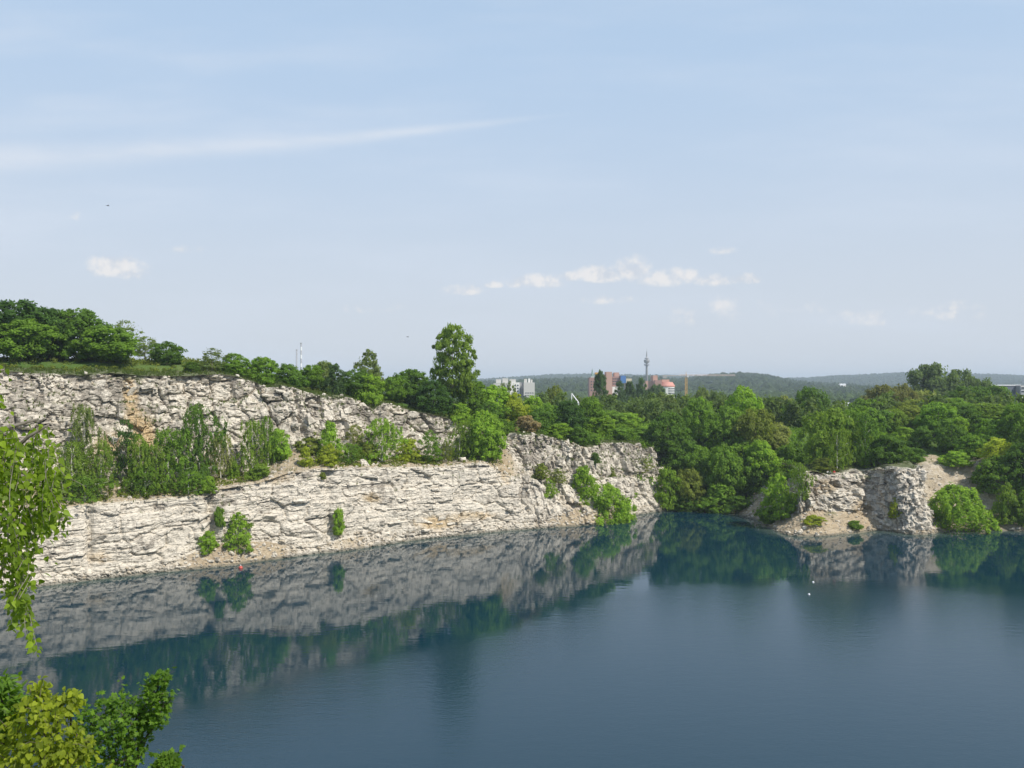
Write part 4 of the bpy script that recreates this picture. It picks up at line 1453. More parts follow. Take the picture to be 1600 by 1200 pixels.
def lumps(name, X, Y, Zb, rad, hgt, seed, color, tone0, dim=1.0):
    r = np.random.default_rng(seed)
    k = len(X)
    s = 1 + r.uniform(-0.28, 0.28, (k, len(IV)))
    V = IV[None] * s[..., None] * np.stack([rad, rad, hgt], 1)[:, None, :]
    V = V + np.stack([X, Y, Zb], 1)[:, None, :]
    Fq = (IF[None] + (np.arange(k) * len(IV))[:, None, None]).reshape(-1, 3)
    tone = np.repeat(np.clip(tone0 + (r.random(k) - 0.5) * 0.7, 0, 1), len(IF))
    o = mk(name, V.reshape(-1, 3), Fq, LEAF, fattr={'rnd': tone})
    o.color = tuple(v_ * dim for v_ in C[color]) + (1,)
    return tag(o, kind='stuff')


k = 9000
Y = np.sqrt(r.random(k) * (1700.0 ** 2 - 560.0 ** 2) + 560.0 ** 2)
X = r.uniform(-0.2, 0.68, k) * Y
keep = fbm(X / 130, Y / 130, 99) > -0.32
for hx, hy, hr in HOUSES:
    keep &= np.hypot(X - hx, Y - hy) > hr
u = 800 + F_PX * X / Y
keep &= ~((u > 1295) & (u < 1352) & (Y > 600) & (Y < 900))
X, Y = X[keep], Y[keep]
rad = r.uniform(3.5, 6.5, len(X))
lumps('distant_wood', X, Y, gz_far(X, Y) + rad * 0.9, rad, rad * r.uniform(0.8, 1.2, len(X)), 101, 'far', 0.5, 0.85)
k = 26000
Y = np.concatenate([r.uniform(1500, 3000, 14000), r.uniform(3000, 5600, 17000)])
X = r.uniform(-0.16, 0.68, len(Y)) * Y
keep = fbm(X / 260, Y / 260, 103) > -0.5
X, Y = X[keep], Y[keep]
rad = r.uniform(5.0, 10.0, len(X))
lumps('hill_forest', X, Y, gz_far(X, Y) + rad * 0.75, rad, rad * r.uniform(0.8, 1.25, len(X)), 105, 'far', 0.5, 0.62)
# ------------------------------------------------------------------ stones
def stone_mesh(name, seed, w=1.0, h=0.6, d=0.7, npts=16):
    r = random.Random(seed)
    bm = bmesh.new()
    for _ in range(npts):
        p = [max(-1, min(1, r.gauss(0, 0.75))) for _ in range(3)]
        m = max(abs(c) for c in p) or 1
        p = [c / m if r.random() < 0.6 else c for c in p]
        bm.verts.new((p[0] * w * 0.5, p[1] * d * 0.5, p[2] * h * 0.5))
    ret = bmesh.ops.convex_hull(bm, input=bm.verts)
    bmesh.ops.delete(bm, geom=[g for g in bm.verts if not g.link_faces], context='VERTS')
    bmesh.ops.dissolve_limit(bm, angle_limit=0.12, verts=bm.verts, edges=bm.edges)
    me = bpy.data.meshes.new(name)
    bm.to_mesh(me)
    bm.free()
    me.materials.append(ROCK)
    at_ = me.attributes.new('mask', 'FLOAT_COLOR', 'POINT')
    wv = r.uniform(0.25, 0.75)
    at_.data.foreach_set('color', [0.0, 0.0, wv, 0.0] * len(me.vertices))
    return me


BLOCKS = [stone_mesh('rock_block', 500 + k, 1.0, 0.55 + 0.25 * (k % 3), 0.8) for k in range(14)]
TALL = [stone_mesh('rock_block', 540 + k, 0.7, 1.5, 0.7) for k in range(6)]


def wall_blocks(S, parent, count, rows_from, rows_to, ok, seed):
    r = random.Random(seed)
    done = 0
    nI, nJ = S.V.shape[:2]
    while done < count:
        i = r.randrange(4, nI - 4); j = r.randrange(rows_from, rows_to)
        p = S.V[i, j]
        u = 800 + F_PX * p[0] / p[1]
        if p[1] < 100 or not ok(u, p[2], j): continue
        v = S.V[i + 3, j] - S.V[i - 3, j]
        ang = math.atan2(v[1], v[0]) + r.gauss(0, 0.22)
        tall = u > 800 and u < 1040 and r.random() < 0.6
        me = r.choice(TALL if tall else BLOCKS)
        o = bpy.data.objects.new('rock_block', me)
        col.objects.link(o)
        o.parent = parent
        s = r.choice((0.8, 1.0, 1.2, 1.6, 2.0)) * r.uniform(0.8, 1.15) * (0.6 if S is B else 1.0)
        flat_ = S is A and u < 800 and j < S.edge[3]
        o.scale = (s * r.uniform(0.9, 1.5) * (1.5 if flat_ else 1), s * 0.9, s * r.uniform(0.65, 1.0) * (0.7 if flat_ else 1))
        o.rotation_euler = (r.gauss(0, 0.12), r.gauss(0, 0.10), ang)
        out = S.N[i] * (0.12 if flat_ else -0.05) * s
        o.location = (p[0] + out[0], p[1] + out[1], p[2])
        done += 1


eA = A.edge
wall_blocks(A, cliff, 290, eA[2], eA[6], lambda u, z, j: -20 < u < 1032 and not (eA[3] <= j < eA[5]) and z > 0.3, 601)
wall_blocks(B, headland, 150, eB[2], eB[3], lambda u, z, j: 1240 < u < 1475 and z > 0.5, 602)

BOULD = [stone_mesh('boulder', 700 + k, 1.0, 0.75, 0.9, 18) for k in range(8)]


def boulder(x, y, s, label, group, k, z=None):
    o = bpy.data.objects.new('boulder', BOULD[k % 8])
    col.objects.link(o)
    o.scale = (s, s * 0.9, s)
    o.rotation_euler = (0.2 * math.sin(k * 3.1), 0.2 * math.cos(k * 1.7), k * 1.3)
    zz = ground_z(x, y) if z is None else z
    o.location = (x, y, max(zz, 0.0) + 0.22 * s)
    tag(o, label, 'boulder', group)
    return o


r_ = random.Random(8)
k = 0
spots = []
for px_, cnt, lab, grp in ((560, 9, 'pale broken boulder on the shore at the foot of the middle cliff', 'boulders at the foot of the middle cliff'),
                           (370, 8, 'pale boulder on the scree fan by the red buoy', 'boulders on the scree fan by the red buoy'),
                           (905, 12, 'fallen block on the rubble slope under the far cliff', 'fallen blocks under the far cliff')):
    for _ in range(cnt):
        i = A.find(px_ + r_.gauss(0, 20), np.zeros(len(A.t)))
        o = r_.uniform(-1.4, 0.6) if px_ != 905 else r_.uniform(-1.2, 3.5)
        q = A.P[i] + A.N[i] * o
        boulder(q[0], q[1], r_.uniform(0.5, 1.2), lab, grp, k); k += 1
for px_, cnt, lab, grp in ((1078, 12, 'white stone at the waterline of the shaded cove', 'white stones along the cove waterline'),):
    for _ in range(cnt):
        p = at(px_ + r_.gauss(0, 26), 802, 211.5)
        for yy in np.arange(206, 222, 0.25):
            xx = p.x / p.y * yy
            if ground_z(xx, yy) > 0.03: break
        boulder(xx, yy, r_.uniform(0.5, 1.1), lab, grp, k, z=0.0); k += 1
for px_, cnt, lab, grp in ((1255, 16, 'grey white rock in the heap at the tip of the headland', 'rocks heaped at the tip of the headland'),
                           (1400, 8, 'rock at the waterline under the grey headland face', 'rocks under the grey headland face'),
                           (1570, 7, 'pale rock on the shore beyond the round willow bush', 'rocks on the shore beyond the willow bush')):
    for _ in range(cnt):
        i = B.find(px_ + r_.gauss(0, 16), np.zeros(len(B.t)))
        o = r_.uniform(-0.6, 3.0)
        q = B.P[i] + B.N[i] * o
        boulder(q[0], q[1], r_.uniform(0.5, 1.15), lab, grp, k); k += 1
for px_, off_, lab in ((505, 0.2, 'white rock on the rim under the bluish young tree'), (534, 0.8, 'white rock standing alone on the grassy rim'),
                       (787, 1.5, 'small white rock on the rim at the end of the terrace tree'), (819, 1.5, 'white rock below the pinkish flowering bush'),
                       (133, 1.2, 'pale flat stone lying in the grass before the dark wood'), (372, 0.5, 'white stone on the rim under the rounded shrub')):
    i = A.find(px_, A.R + off_)
    q = A.P[i] + A.N[i] * (A.R[i] + off_)
    boulder(q[0], q[1], 0.8, lab, None, k); k += 1
i = A.find(568, A.lip + 2.5); q = A.P[i] + A.N[i] * (A.lip[i] + 2.5)
boulder(q[0], q[1], 2.2, 'large dark boulder on the terrace under the light birch', None, 3)
i = A.find(722, A.lip + 3.5); q = A.P[i] + A.N[i] * (A.lip[i] + 3.5)
boulder(q[0], q[1], 1.6, 'grey boulder on the ledge beneath the slender birch', None, 5)


def rubble(name, P, seed, smin, smax):
    r = np.random.default_rng(seed)
    P = np.asarray(P)
    k = len(P)
    s = np.exp(r.uniform(math.log(smin), math.log(smax), k))
    jit = 1 + r.uniform(-0.35, 0.35, (k, len(IV)))
    V = IV[None] * jit[..., None] * (s[:, None, None] * np.stack([r.uniform(.7, 1.4, k), r.uniform(.7, 1.4, k), r.uniform(.5, .9, k)], 1)[:, None, :])
    V = V + P[:, None, :]
    Fq = (IF[None] + (np.arange(k) * len(IV))[:, None, None]).reshape(-1, 3)
    mk_ = np.zeros((k, len(IV), 4)); mk_[..., 2] = r.uniform(0.1, 0.8, k)[:, None]; mk_[..., 0] = (r.random(k) < 0.25)[:, None] * 0.6
    o = mk(name, V.reshape(-1, 3), Fq, ROCK, vattr={'mask': mk_.reshape(-1, 4)})
    return tag(o, kind='stuff')


pts = []
IV, IF = ico(0)
while len(pts) < 6800:
    if r_.random() < 0.72:
        i = r_.randrange(len(A.t))
        if not (-30 < A.px[i] < 1030): continue
        c = r_.random()
        if c < 0.40:
            j = r_.randrange(eA[1], eA[2] + 4)
            if r_.random() > 0.38 + tal[i]: continue
        elif c < 0.72:
            j = r_.randrange(eA[3], eA[5] + 4)
        elif c < 0.86:
            j = r_.randrange(eA[6] - 14, eA[6])
        else:
            if A.px[i] < 800: continue
            j = r_.randrange(eA[2], eA[6])
        p = A.V[i, j]
    else:
        i = r_.randrange(len(B.t)); j = r_.randrange(eB[1], eB[3] + 4)
        p = B.V[i, j]
        if p[1] < 150 or not in_view(p[0], p[1]): continue
    if p[2] < -0.1: continue
    pts.append(tuple(p))
rubble('rubble', pts, 801, 0.10, 0.42)

# ------------------------------------------------------------------ far buildings and masts
CONC = simple('pale_concrete', (0.55, 0.54, 0.51)); CONC2 = simple('grey_concrete', (0.33, 0.33, 0.33)); GLASSD = simple('dark_window', (0.05, 0.06, 0.08), 0.2)
BRICK = simple('red_brick', (0.48, 0.29, 0.23)); BRICK2 = simple('brown_brick', (0.33, 0.19, 0.16)); TILE = simple('red_roof', (0.55, 0.25, 0.20))  # red brick paled to put distance haze into its colour
WHITE = simple('white_plaster', (0.78, 0.77, 0.74)); BLUE = simple('blue_cladding', (0.05, 0.16, 0.42)); YEL = simple('yellow_paint', (0.62, 0.36, 0.07))
STEEL = simple('grey_steel', (0.28, 0.29, 0.31), 0.5); DARKB = simple('dark_cladding', (0.12, 0.14, 0.18)); WMET = simple('white_metal', (0.75, 0.76, 0.78), 0.45)
REDP = simple('red_paint', (0.50, 0.09, 0.07), 0.4); GREENC = simple('green_copper', (0.20, 0.30, 0.26)); CREAM = simple('cream_wall', (0.62, 0.55, 0.40))


def bx(e, name, mat, px0, px1, py0, py1, Y, depth, y0, sub=None):
    """a block whose front stands at distance Y, from column px0 to px1 and from row py0 (top) to py1, in the frame of empty e at distance y0"""
    a, b = at(px0, py0, Y), at(px1, py1, Y)
    m = MB().box(((a.x + b.x) / 2 - e.location.x, Y + depth / 2 - e.location.y, (a.z + b.z) / 2 - e.location.z), (b.x - a.x, depth, a.z - b.z))
    return m.build(name, mat, e if sub is None else sub)


def windows(e, wall, px0, px1, py0, py1, Y, cols, rows, wf=0.6, hf=0.5, mat=None):
    me = None
    cw, rh = (px1 - px0) / cols, (py1 - py0) / rows
    w, h = cw * wf / F_PX * Y, rh * hf / F_PX * Y
    me = MB().box((0, 0, 0), (w, 0.25, h)).mesh('window', mat or GLASSD)
    for c in range(cols):
        for q in range(rows):
            p = at(px0 + (c + .5) * cw, py0 + (q + .5) * rh, Y)
            o = link('window', me, wall)
            o.location = (p.x - e.location.x, Y - 0.06 - e.location.y, p.z - e.location.z)


def base_empty(name, px, Y, label, cat, z=6.0):
    p = at(px, 600, Y)
    e = empty(name, (p.x, Y, z))
    return tag(e, label, cat)


# white stepped apartment block
Yb = 880.0
e = base_empty('apartment_block', 803, Yb, 'white stepped apartment block rising above the trees past the lone tree', 'building')
w = bx(e, 'wall', CONC, 771, 797, 599, 640, Yb, 14, Yb); windows(e, w, 772, 796, 601, 617, Yb, 5, 3)
w = bx(e, 'wall', WHITE, 797.3, 812, 597.5, 640, Yb + 2, 14, Yb); windows(e, w, 803, 811, 600, 618, Yb + 2, 2, 4)
w = bx(e, 'wall', CONC2, 812.2, 818, 597.5, 640, Yb + 6, 14, Yb)
w = bx(e, 'wall', CONC, 818.3, 835.5, 597.6, 640, Yb - 3, 16, Yb); windows(e, w, 820, 834, 612, 620, Yb - 3, 4, 2, 0.7, 0.3)
for a_, b_, t_ in ((775, 783, 592.5), (785, 794, 591), (796, 806, 592.5), (819, 823.5, 592), (825.5, 828, 591.5), (829, 832, 593)):
    bx(e, 'roof_housing', CONC if a_ != 825.5 else WHITE, a_, b_, t_, 598.5, Yb + 4, 6, Yb)

# red brick hospital, left wing
Yh = 1000.0
e = base_empty('brick_hospital', 950, Yh, 'red brick hospital wing with blue panel on the hillside', 'building')
w = bx(e, 'wall', BRICK2, 921, 935, 590, 625, Yh, 20, Yh); windows(e, w, 922, 934, 594, 612, Yh, 3, 4, 0.5, 0.4)
w = bx(e, 'wall', BRICK, 935.2, 947, 585.5, 625, Yh + 5, 20, Yh)
w = bx(e, 'wall', BRICK, 947.3, 956.5, 581, 625, Yh - 2, 18, Yh)
w = bx(e, 'wall', BRICK2, 956.8, 969, 588.5, 604, Yh + 3, 20, Yh); windows(e, w, 957, 969, 590, 602, Yh + 3, 4, 3, 0.8, 0.35)
bx(e, 'wall', BRICK, 960, 967.5, 582, 588.2, Yh + 6, 12, Yh)
bx(e, 'wall', WHITE, 956.8, 971, 604.3, 622, Yh + 1, 20, Yh)
bx(e, 'cladding_panel', BLUE, 969.8, 978, 587, 598.5, Yh - 1, 14, Yh)
bx(e, 'wall', CREAM, 978.4, 987, 591.5, 610, Yh + 2, 16, Yh)
bx(e, 'roof_housing', YEL, 930, 939, 582, 585.3, Yh + 9, 8, Yh)
# right wing with a white curved end
Yw = 980.0
e = base_empty('curved_hospital_wing', 1035, Yw, 'hospital wing with white curved facade and red roof below the tower', 'building')
bx(e, 'wall', BRICK, 1009, 1020, 595, 622, Yw + 14, 16, Yw)
bx(e, 'wall', BRICK, 1020.3, 1027.5, 586.5, 622, Yw + 10, 16, Yw)
bx(e, 'wall', BRICK2, 1023, 1034, 594, 622, Yw + 6, 12, Yw)
bx(e, 'wall', BRICK, 1034.3, 1046, 593, 603, Yw + 12, 14, Yw)
c0 = at(1042, 604, Yw + 12); r0 = 11.8 / F_PX * Yw
m = MB().lathe([(r0, 0), (r0, at(0, 604.3, Yw).z - 6)], (c0.x - e.location.x, 12, 0), 24)
body = m.build('curved_facade', WHITE, e)
zt_ = at(0, 604.3, Yw).z - 6
MB().lathe([(r0 + 0.6, zt_ + .02), (r0 + 0.6, zt_ + 1.2), (r0 * 0.75, zt_ + 5.4)], (c0.x - e.location.x, 12, 0), 24).build('roof', TILE, e)
for q in range(4):
    zc = at(0, 607.5 + q * 3.4, Yw).z - 6
    m = MB()
    for a_ in range(9):
        an = math.radians(-84 + a_ * 11.5)
        m.box((c0.x - e.location.x + (r0 + .05) * math.cos(an), 12 + (r0 + .05) * math.sin(an), zc), (1.75, 0.3, 1.2), an + math.pi / 2)
    m.build('window', GLASSD, body)

# broadcasting tower
Yt = 1850.0
p = at(1010.5, 600, Yt)
e = tag(empty('broadcasting_tower', (p.x, Yt, 10)), 'broadcasting tower with round platforms and antenna on the skyline', 'tower')
zf = lambda py: at(0, py, Yt).z - 10
MB().lathe([(3.2, 0), (2.2, zf(566)), (1.9, zf(557))], sides=14).build('shaft', CONC2, e, True)
MB().lathe([(2.2, zf(571.5)), (5.6, zf(570.8)), (5.6, zf(569.6)), (2.6, zf(569.2))], sides=18).build('platform', STEEL, e)
MB().lathe([(2.6, zf(567.6)), (4.8, zf(567)), (6.3, zf(564.5)), (6.3, zf(562.4)), (3, zf(561.8))], sides=18).build('platform', CONC2, e)
MB().lathe([(2.5, zf(561)), (4.6, zf(560.8)), (4.6, zf(559.6)), (1.8, zf(559.2))], sides=16).build('platform', STEEL, e)
MB().lathe([(1.5, zf(559)), (1.3, zf(552.5)), (0.8, zf(552.2)), (0.7, zf(549)), (0.3, zf(548.7)), (0.2, zf(544.5))], sides=8).build('antenna_mast', STEEL, e)
for q in range(7):
    an = q * 0.9
    MB().lathe([(0.2, 0), (1.4, 0.5), (1.5, 0.9)], (5.2 * math.cos(an), 5.2 * math.sin(an), zf(569.4) + 0.02), 10).build('dish_antenna', WMET, e)

# church spire
Ys = 1500.0
p = at(925.5, 600, Ys)
e = tag(empty('church_spire', (p.x, Ys, 10)), 'slim green church spire just beside the red brick hospital', 'spire')
MB().box((0, 0, (at(0, 588, Ys).z - 10) / 2), (5, 5, at(0, 588, Ys).z - 10)).build('tower_wall', CONC, e)
MB().lathe([(2.9, at(0, 587.9, Ys).z - 10), (1.6, at(0, 583, Ys).z - 10), (0.15, at(0, 575.5, Ys).z - 10)], sides=8).build('spire_roof', GREENC, e)

# tower crane
Yc = 1080.0
p = at(1072, 600, Yc)
e = tag(empty('tower_crane', (p.x, Yc, 7)), 'yellow tower crane with long pale jib near the curved facade', 'crane')
zj = at(0, 588.5, Yc).z - 7
m = MB()
for sx in (-1, 1):
    for sy in (-1, 1):
        m.tube([(sx * 1.1, sy * 1.1, 0), (sx * 1.1, sy * 1.1, zj)], 0.26, 4)
k = 0
zz = 1.0
while zz < zj - 3:
    s_ = 1 if k % 2 else -1
    for sy in (-1, 1):
        m.tube([(-s_ * 1.1, sy * 1.1, zz), (s_ * 1.1, sy * 1.1, zz + 2.6)], 0.16, 4)
    for sx in (-1, 1):
        m.tube([(sx * 1.1, -s_ * 1.1, zz), (sx * 1.1, s_ * 1.1, zz + 2.6)], 0.16, 4)
    zz += 2.6; k += 1
m.build('mast', YEL, e)
m = MB()
L0, L1 = -30.0, 62.0
for y_ in (-0.8, 0.8):
    m.tube([(L0, y_, zj + 1.2), (L1, y_, zj + 1.2)], 0.3, 4)
m.tube([(L0 * 0.3, 0, zj + 2.8), (L1, 0, zj + 2.6)], 0.25, 4)
xx = -8.0
while xx < L1 - 2:
    m.tube([(xx, .8, zj + 1.2), (xx + 1.3, 0, zj + 2.6), (xx + 2.6, -.8, zj + 1.2)], 0.10, 4)
    xx += 2.6
m.build('jib', simple('faded_red_paint', (0.66, 0.52, 0.48)), e)
MB().box((0, 0, zj + 0.4), (2.8, 2.8, 1.4)).build('slewing_ring', STEEL, e)
MB().box((1.8, -1.6, zj + 0.3), (1.6, 1.6, 2.0), taper=0.85).build('cab', WMET, e)
MB().box((L0 + 3, 0, zj - 0.5), (5, 1.8, 3.0)).build('counterweight', CONC2, e)
MB().tube([(0, 0, zj + 1.2), (0, 0, zj + 6.0)], [0.5, 0.2], 4).build('tower_head', YEL, e)
MB().tube([(L0 + 2, 0, zj + 1.4), (0, 0, zj + 6.0), (40, 0, zj + 2.6)], 0.08, 4).build('tie_bar', STEEL, e)

# two chimneys behind the clifftop
for px_, top, rr, lab, bands in ((463.5, 547.5, 1.35, 'shorter plain grey chimney on the skyline behind the shrubs', False),
                                 (470.5, 537.0, 1.6, 'taller banded chimney on the skyline next to the plain grey one', True)):
    Yk = 1600.0
    p = at(px_, 600, Yk)
    e = tag(empty('chimney', (p.x, Yk, 8)), lab, 'chimney')
    ht = at(0, top, Yk).z - 8
    MB().lathe([(rr * 1.15, 0), (rr, ht)], sides=12).build('shaft', STEEL, e, True)
    MB().lathe([(rr * 1.05, ht + 0.02), (rr * 1.25, ht + 0.4), (rr * 1.25, ht + 1.6), (rr * 0.9, ht + 1.7)], sides=12).build('cap', CONC2, e)
    if bands:
        for f in (0.56, 0.72, 0.87):
            MB().lathe([(rr * 1.10, ht * f), (rr * 1.06, ht * f + 7)], sides=12).build('band', WMET, e)

# dark modern building at the picture edge
Ym = 520.0
e = base_empty('modern_building', 1590, Ym, 'dark modern building with white framed windows behind the trees at the picture edge', 'building')
w = bx(e, 'wall', DARKB, 1548, 1594, 602.8, 640, Ym, 16, Ym)
bx(e, 'parapet', WMET, 1547, 1595, 601.2, 602.7, Ym - 0.3, 17, Ym)
w2 = bx(e, 'wall', CONC2, 1594.4, 1640, 602, 640, Ym - 5, 20, Ym)
for q in range(4):
    py = 604 + q * 5.6
    for c in range(5):
        px = 1595.2 + c * 8
        f = bx(e, 'window', WMET, px, px + 6.4, py, py + 4.2, Ym - 5.35, 0.35, Ym, sub=w2)
        bx(e, 'pane', GLASSD, px + 0.8, px + 5.6, py + 0.8, py + 3.4, Ym - 5.5, 0.15, Ym, sub=f)

# low white halls far off
for px_, py_, wd_, Y_, lab in ((1322, 633, 20, 700, 'long white hall roof seen between the weeping and the brownish trees'), (1341, 635, 12, 690, 'shorter white hall roof beside the long one'),
                               (1316, 601, 9, 1900, 'tiny white house alone on the wooded hillside'), (955, 627, 14, 620, 'white gabled roof between the foremost and the twin poplars'),
                               (993, 632, 9, 600, 'white roof between the twin poplars and the single poplar')):
    p = at(px_, py_, Y_)
    zg = 6.0 if Y_ < 1000 else float(gz_far(np.array([p.x]), np.array([float(Y_)]))[0]) - 1
    e = tag(empty('white_house' if Y_ > 1000 else 'white_hall', (p.x, Y_, zg)), lab, 'building')
    W = wd_ / F_PX * Y_
    h = p.z - zg
    MB().box((0, 0, h / 2), (W, 10, h)).build('wall', WHITE, e)
    MB().add([(-W / 2 - .3, -5.4, h + .02), (W / 2 + .3, -5.4, h + .02), (W / 2 + .3, 5.4, h + .02), (-W / 2 - .3, 5.4, h + .02), (-W / 2 - .3, 0, h + 2.0), (W / 2 + .3, 0, h + 2.0)],
             [(3, 2, 1, 0), (0, 1, 5, 4), (2, 3, 4, 5), (1, 2, 5), (3, 0, 4)]).build('roof', WMET, e)

# white triangular frame standing among the trees
Yf = 258.0
p = at(897, 630, Yf)
e = tag(empty('triangular_frame', (p.x, Yf, 6)), 'white triangular steel frame poking out of the dark trees', 'frame')
a_, b_, c_ = at(893, 615, Yf), at(894.2, 629, Yf), at(904, 629, Yf)
rel = lambda v: (v.x - p.x, 0, v.z - 6)
MB().tube([rel(a_), (rel(b_)[0], 0, 0)], 0.16, 6).build('post', WMET, e)
MB().tube([rel(a_), rel(c_)], 0.2, 6).build('stay', WMET, e)
MB().tube([rel(b_), rel(c_)], 0.2, 6).build('beam', WMET, e)
MB().tube([rel(c_), (rel(c_)[0], 0, 0)], 0.2, 6).build('post', WMET, e)

# ------------------------------------------------------------------ small things on and over the water
p = at(376, 888, F_PX * H / 288)
e = tag(empty('buoy', (p.x, p.y, 0)), 'red buoy floating near the scree fan', 'buoy')
MB().lathe([(0.05, -0.3), (0.28, -0.16), (0.36, 0.06), (0.31, 0.27), (0.17, 0.40), (0.06, 0.43)], sides=16).build('float', REDP, e, True)
MB().lathe([(0.09, 0.435), (0.09, 0.54), (0.03, 0.60)], sides=10).build('top_cap', WMET, e, True)
for px_, py_, lab in ((1270.5, 910, 'small white float on the water before the headland'), (1264, 929, 'second white float, closer to the viewer than the other')):
    Yq = F_PX * H / (py_ - 600)
    p = at(px_, py_, Yq)
    e = tag(empty('float', (p.x, Yq, 0)), lab, 'float')
    MB().lathe([(0.03, -0.15), (0.15, -0.08), (0.19, 0.04), (0.14, 0.14), (0.05, 0.18)], sides=14).build('body', WMET, e, True)
    MB().lathe([(0.05, 0.185), (0.05, 0.24), (0.02, 0.27)], sides=8).build('knob', STEEL, e, True)

BIRDM = simple('dark_feathers', (0.06, 0.06, 0.065))
for px_, py_, Yq, lab in ((168.5, 321.5, 130, 'tiny dark bird high in the sky under the condensation trail'), (637, 526.5, 150, 'tiny dark bird flying low beside the lone tall tree')):
    p = at(px_, py_, Yq)
    e = tag(empty('bird', p, 0.7), lab, 'bird')
    MB().tube([(-.22, 0, 0), (-.15, 0, .01), (0, 0, .02), (.12, 0, .015), (.17, 0, .02), (.24, 0, .01)], [.015, .04, .06, .04, .035, .005], 8).build('body', BIRDM, e, True)
    for s_ in (-1, 1):
        MB().add([(-.07, s_ * .03, .03), (.08, s_ * .03, .03), (.06, s_ * .22, .11), (-.05, s_ * .24, .10), (-.10, s_ * .46, .04), (.01, s_ * .30, .115),
                  (-.07, s_ * .03, .015), (.08, s_ * .03, .015)], [(0, 1, 2, 3), (3, 2, 5, 4), (6, 3, 2, 7), (0, 3, 6), (1, 7, 2)]).build('wing', BIRDM, e)
    MB().add([(-.2, -.02, .0), (-.2, .02, 0), (-.36, .06, 0), (-.36, -.06, 0), (-.28, 0, .02)], [(0, 1, 4), (1, 2, 4), (2, 3, 4), (3, 0, 4), (0, 3, 2, 1)]).build('tail', BIRDM, e)

# ------------------------------------------------------------------ people sitting on the headland path
SKIN = simple('skin', (0.50, 0.33, 0.25), 0.6, vary=0.03); HAIRM = simple('brown_hair', (0.06, 0.04, 0.03), 0.6)
WSHIRT = simple('white_shirt', (0.72, 0.72, 0.72), 0.85); RSHIRT = simple('red_shirt', (0.50, 0.03, 0.03), 0.85); GSHIRT = simple('grey_green_shirt', (0.16, 0.22, 0.18), 0.85)
TROUS = simple('dark_trousers', (0.035, 0.04, 0.05), 0.9); BEIGE = simple('beige_trousers', (0.52, 0.42, 0.33), 0.9)


def person(loc, rz, shirt, trousers, label):
    e = tag(empty('person', loc, rz), label, 'person')
    J = [((0, 0, .12), .15), ((0, .02, .30), .14), ((0, .03, .50), .15), ((0, .0, .60), .07), ((0, -.01, .66), .055), ((0, -.03, .73), .085), ((0, -.03, .82), .088), ((0, -.02, .88), .05)]
    Ed = [(i, i + 1) for i in range(7)]
    for s_ in (-1, 1):
        b = len(J)
        J += [((s_ * .18, .02, .54), .06), ((s_ * .25, -.10, .32), .05), ((s_ * .16, -.33, .33), .038), ((s_ * .12, -.43, .31), .028)]
        Ed += [(2, b), (b, b + 1), (b + 1, b + 2), (b + 2, b + 3)]
        b2 = len(J)
        J += [((s_ * .10, -.02, .11), .10), ((s_ * .15, -.38, .36), .075), ((s_ * .15, -.52, .05), .05), ((s_ * .16, -.70, .03), .035)]
        Ed += [(0, b2), (b2, b2 + 1), (b2 + 1, b2 + 2), (b2 + 2, b2 + 3)]
        hb = b + 3
        for q in range(5):                                  # five short fingers
            J.append(((s_ * (.12 - .022 * (q - 2)), -.50 + .012 * abs(q - 2), .29), .009))
            Ed.append((hb, len(J) - 1))
    me = bpy.data.meshes.new('body')
    me.from_pydata([j[0] for j in J], Ed, [])
    o = bpy.data.objects.new('body', me)
    col.objects.link(o)
    sk = o.modifiers.new('skin', 'SKIN')
    for v, j in zip(me.skin_vertices[0].data, J):
        v.radius = (j[1], j[1])
    me.skin_vertices[0].data[0].use_root = True
    o.modifiers.new('sub', 'SUBSURF').levels = 1
    dg = bpy.context.evaluated_depsgraph_get()
    m2 = bpy.data.meshes.new_from_object(o.evaluated_get(dg))
    bpy.data.objects.remove(o)
    m2.name = 'body'
    m2.materials.clear()
    for m in (SKIN, shirt, trousers):
        m2.materials.append(m)
    for f in m2.polygons:
        c = f.center
        if c.z > .61 or (c.y < -.37 and c.z > .27 and abs(c.x) < .2 and c.z < .335 and c.y < -.40):
            f.material_index = 0
        elif c.y < -.14 and c.z < .45 or c.z < .16:
            f.material_index = 2 if not (c.z > .25 and abs(c.x) > .19) else 1
        else:
            f.material_index = 1
        f.use_smooth = True
    link('body', m2, e)
    MB().lathe([(.06, .78), (.096, .80), (.10, .86), (.075, .915), (.02, .93)], (0, -.01, 0), 12).build('hair', HAIRM, e, True)
    return e


for px_, sh, tr, lab in ((1294.5, WSHIRT, TROUS, 'person in white top and dark trousers sitting on the headland path'),
                         (1298.5, GSHIRT, TROUS, 'person in grey green top sitting between the white and red ones'),
                         (1304.5, RSHIRT, BEIGE, 'person in red top and beige trousers sitting on the headland path')):
    dr = (at(px_, 741.0, 100.0) - Vector((0, 0, H))).normalized()
    hs_ = [b.ray_cast(Vector((0, 0, H)), dr) for b in bvhs]
    hd = min([h_ for h_ in hs_ if h_[0] is not None], key=lambda h_: h_[3])
    x_, y_ = hd[0].x, hd[0].y + 0.4
    if 0: print('PERS', x_, y_, ground_z(x_, y_), 600 - (ground_z(x_, y_) - H) * F_PX / y_)
    person((x_, y_, ground_z(x_, y_)), random.uniform(-0.3, 0.3), sh, tr, lab)
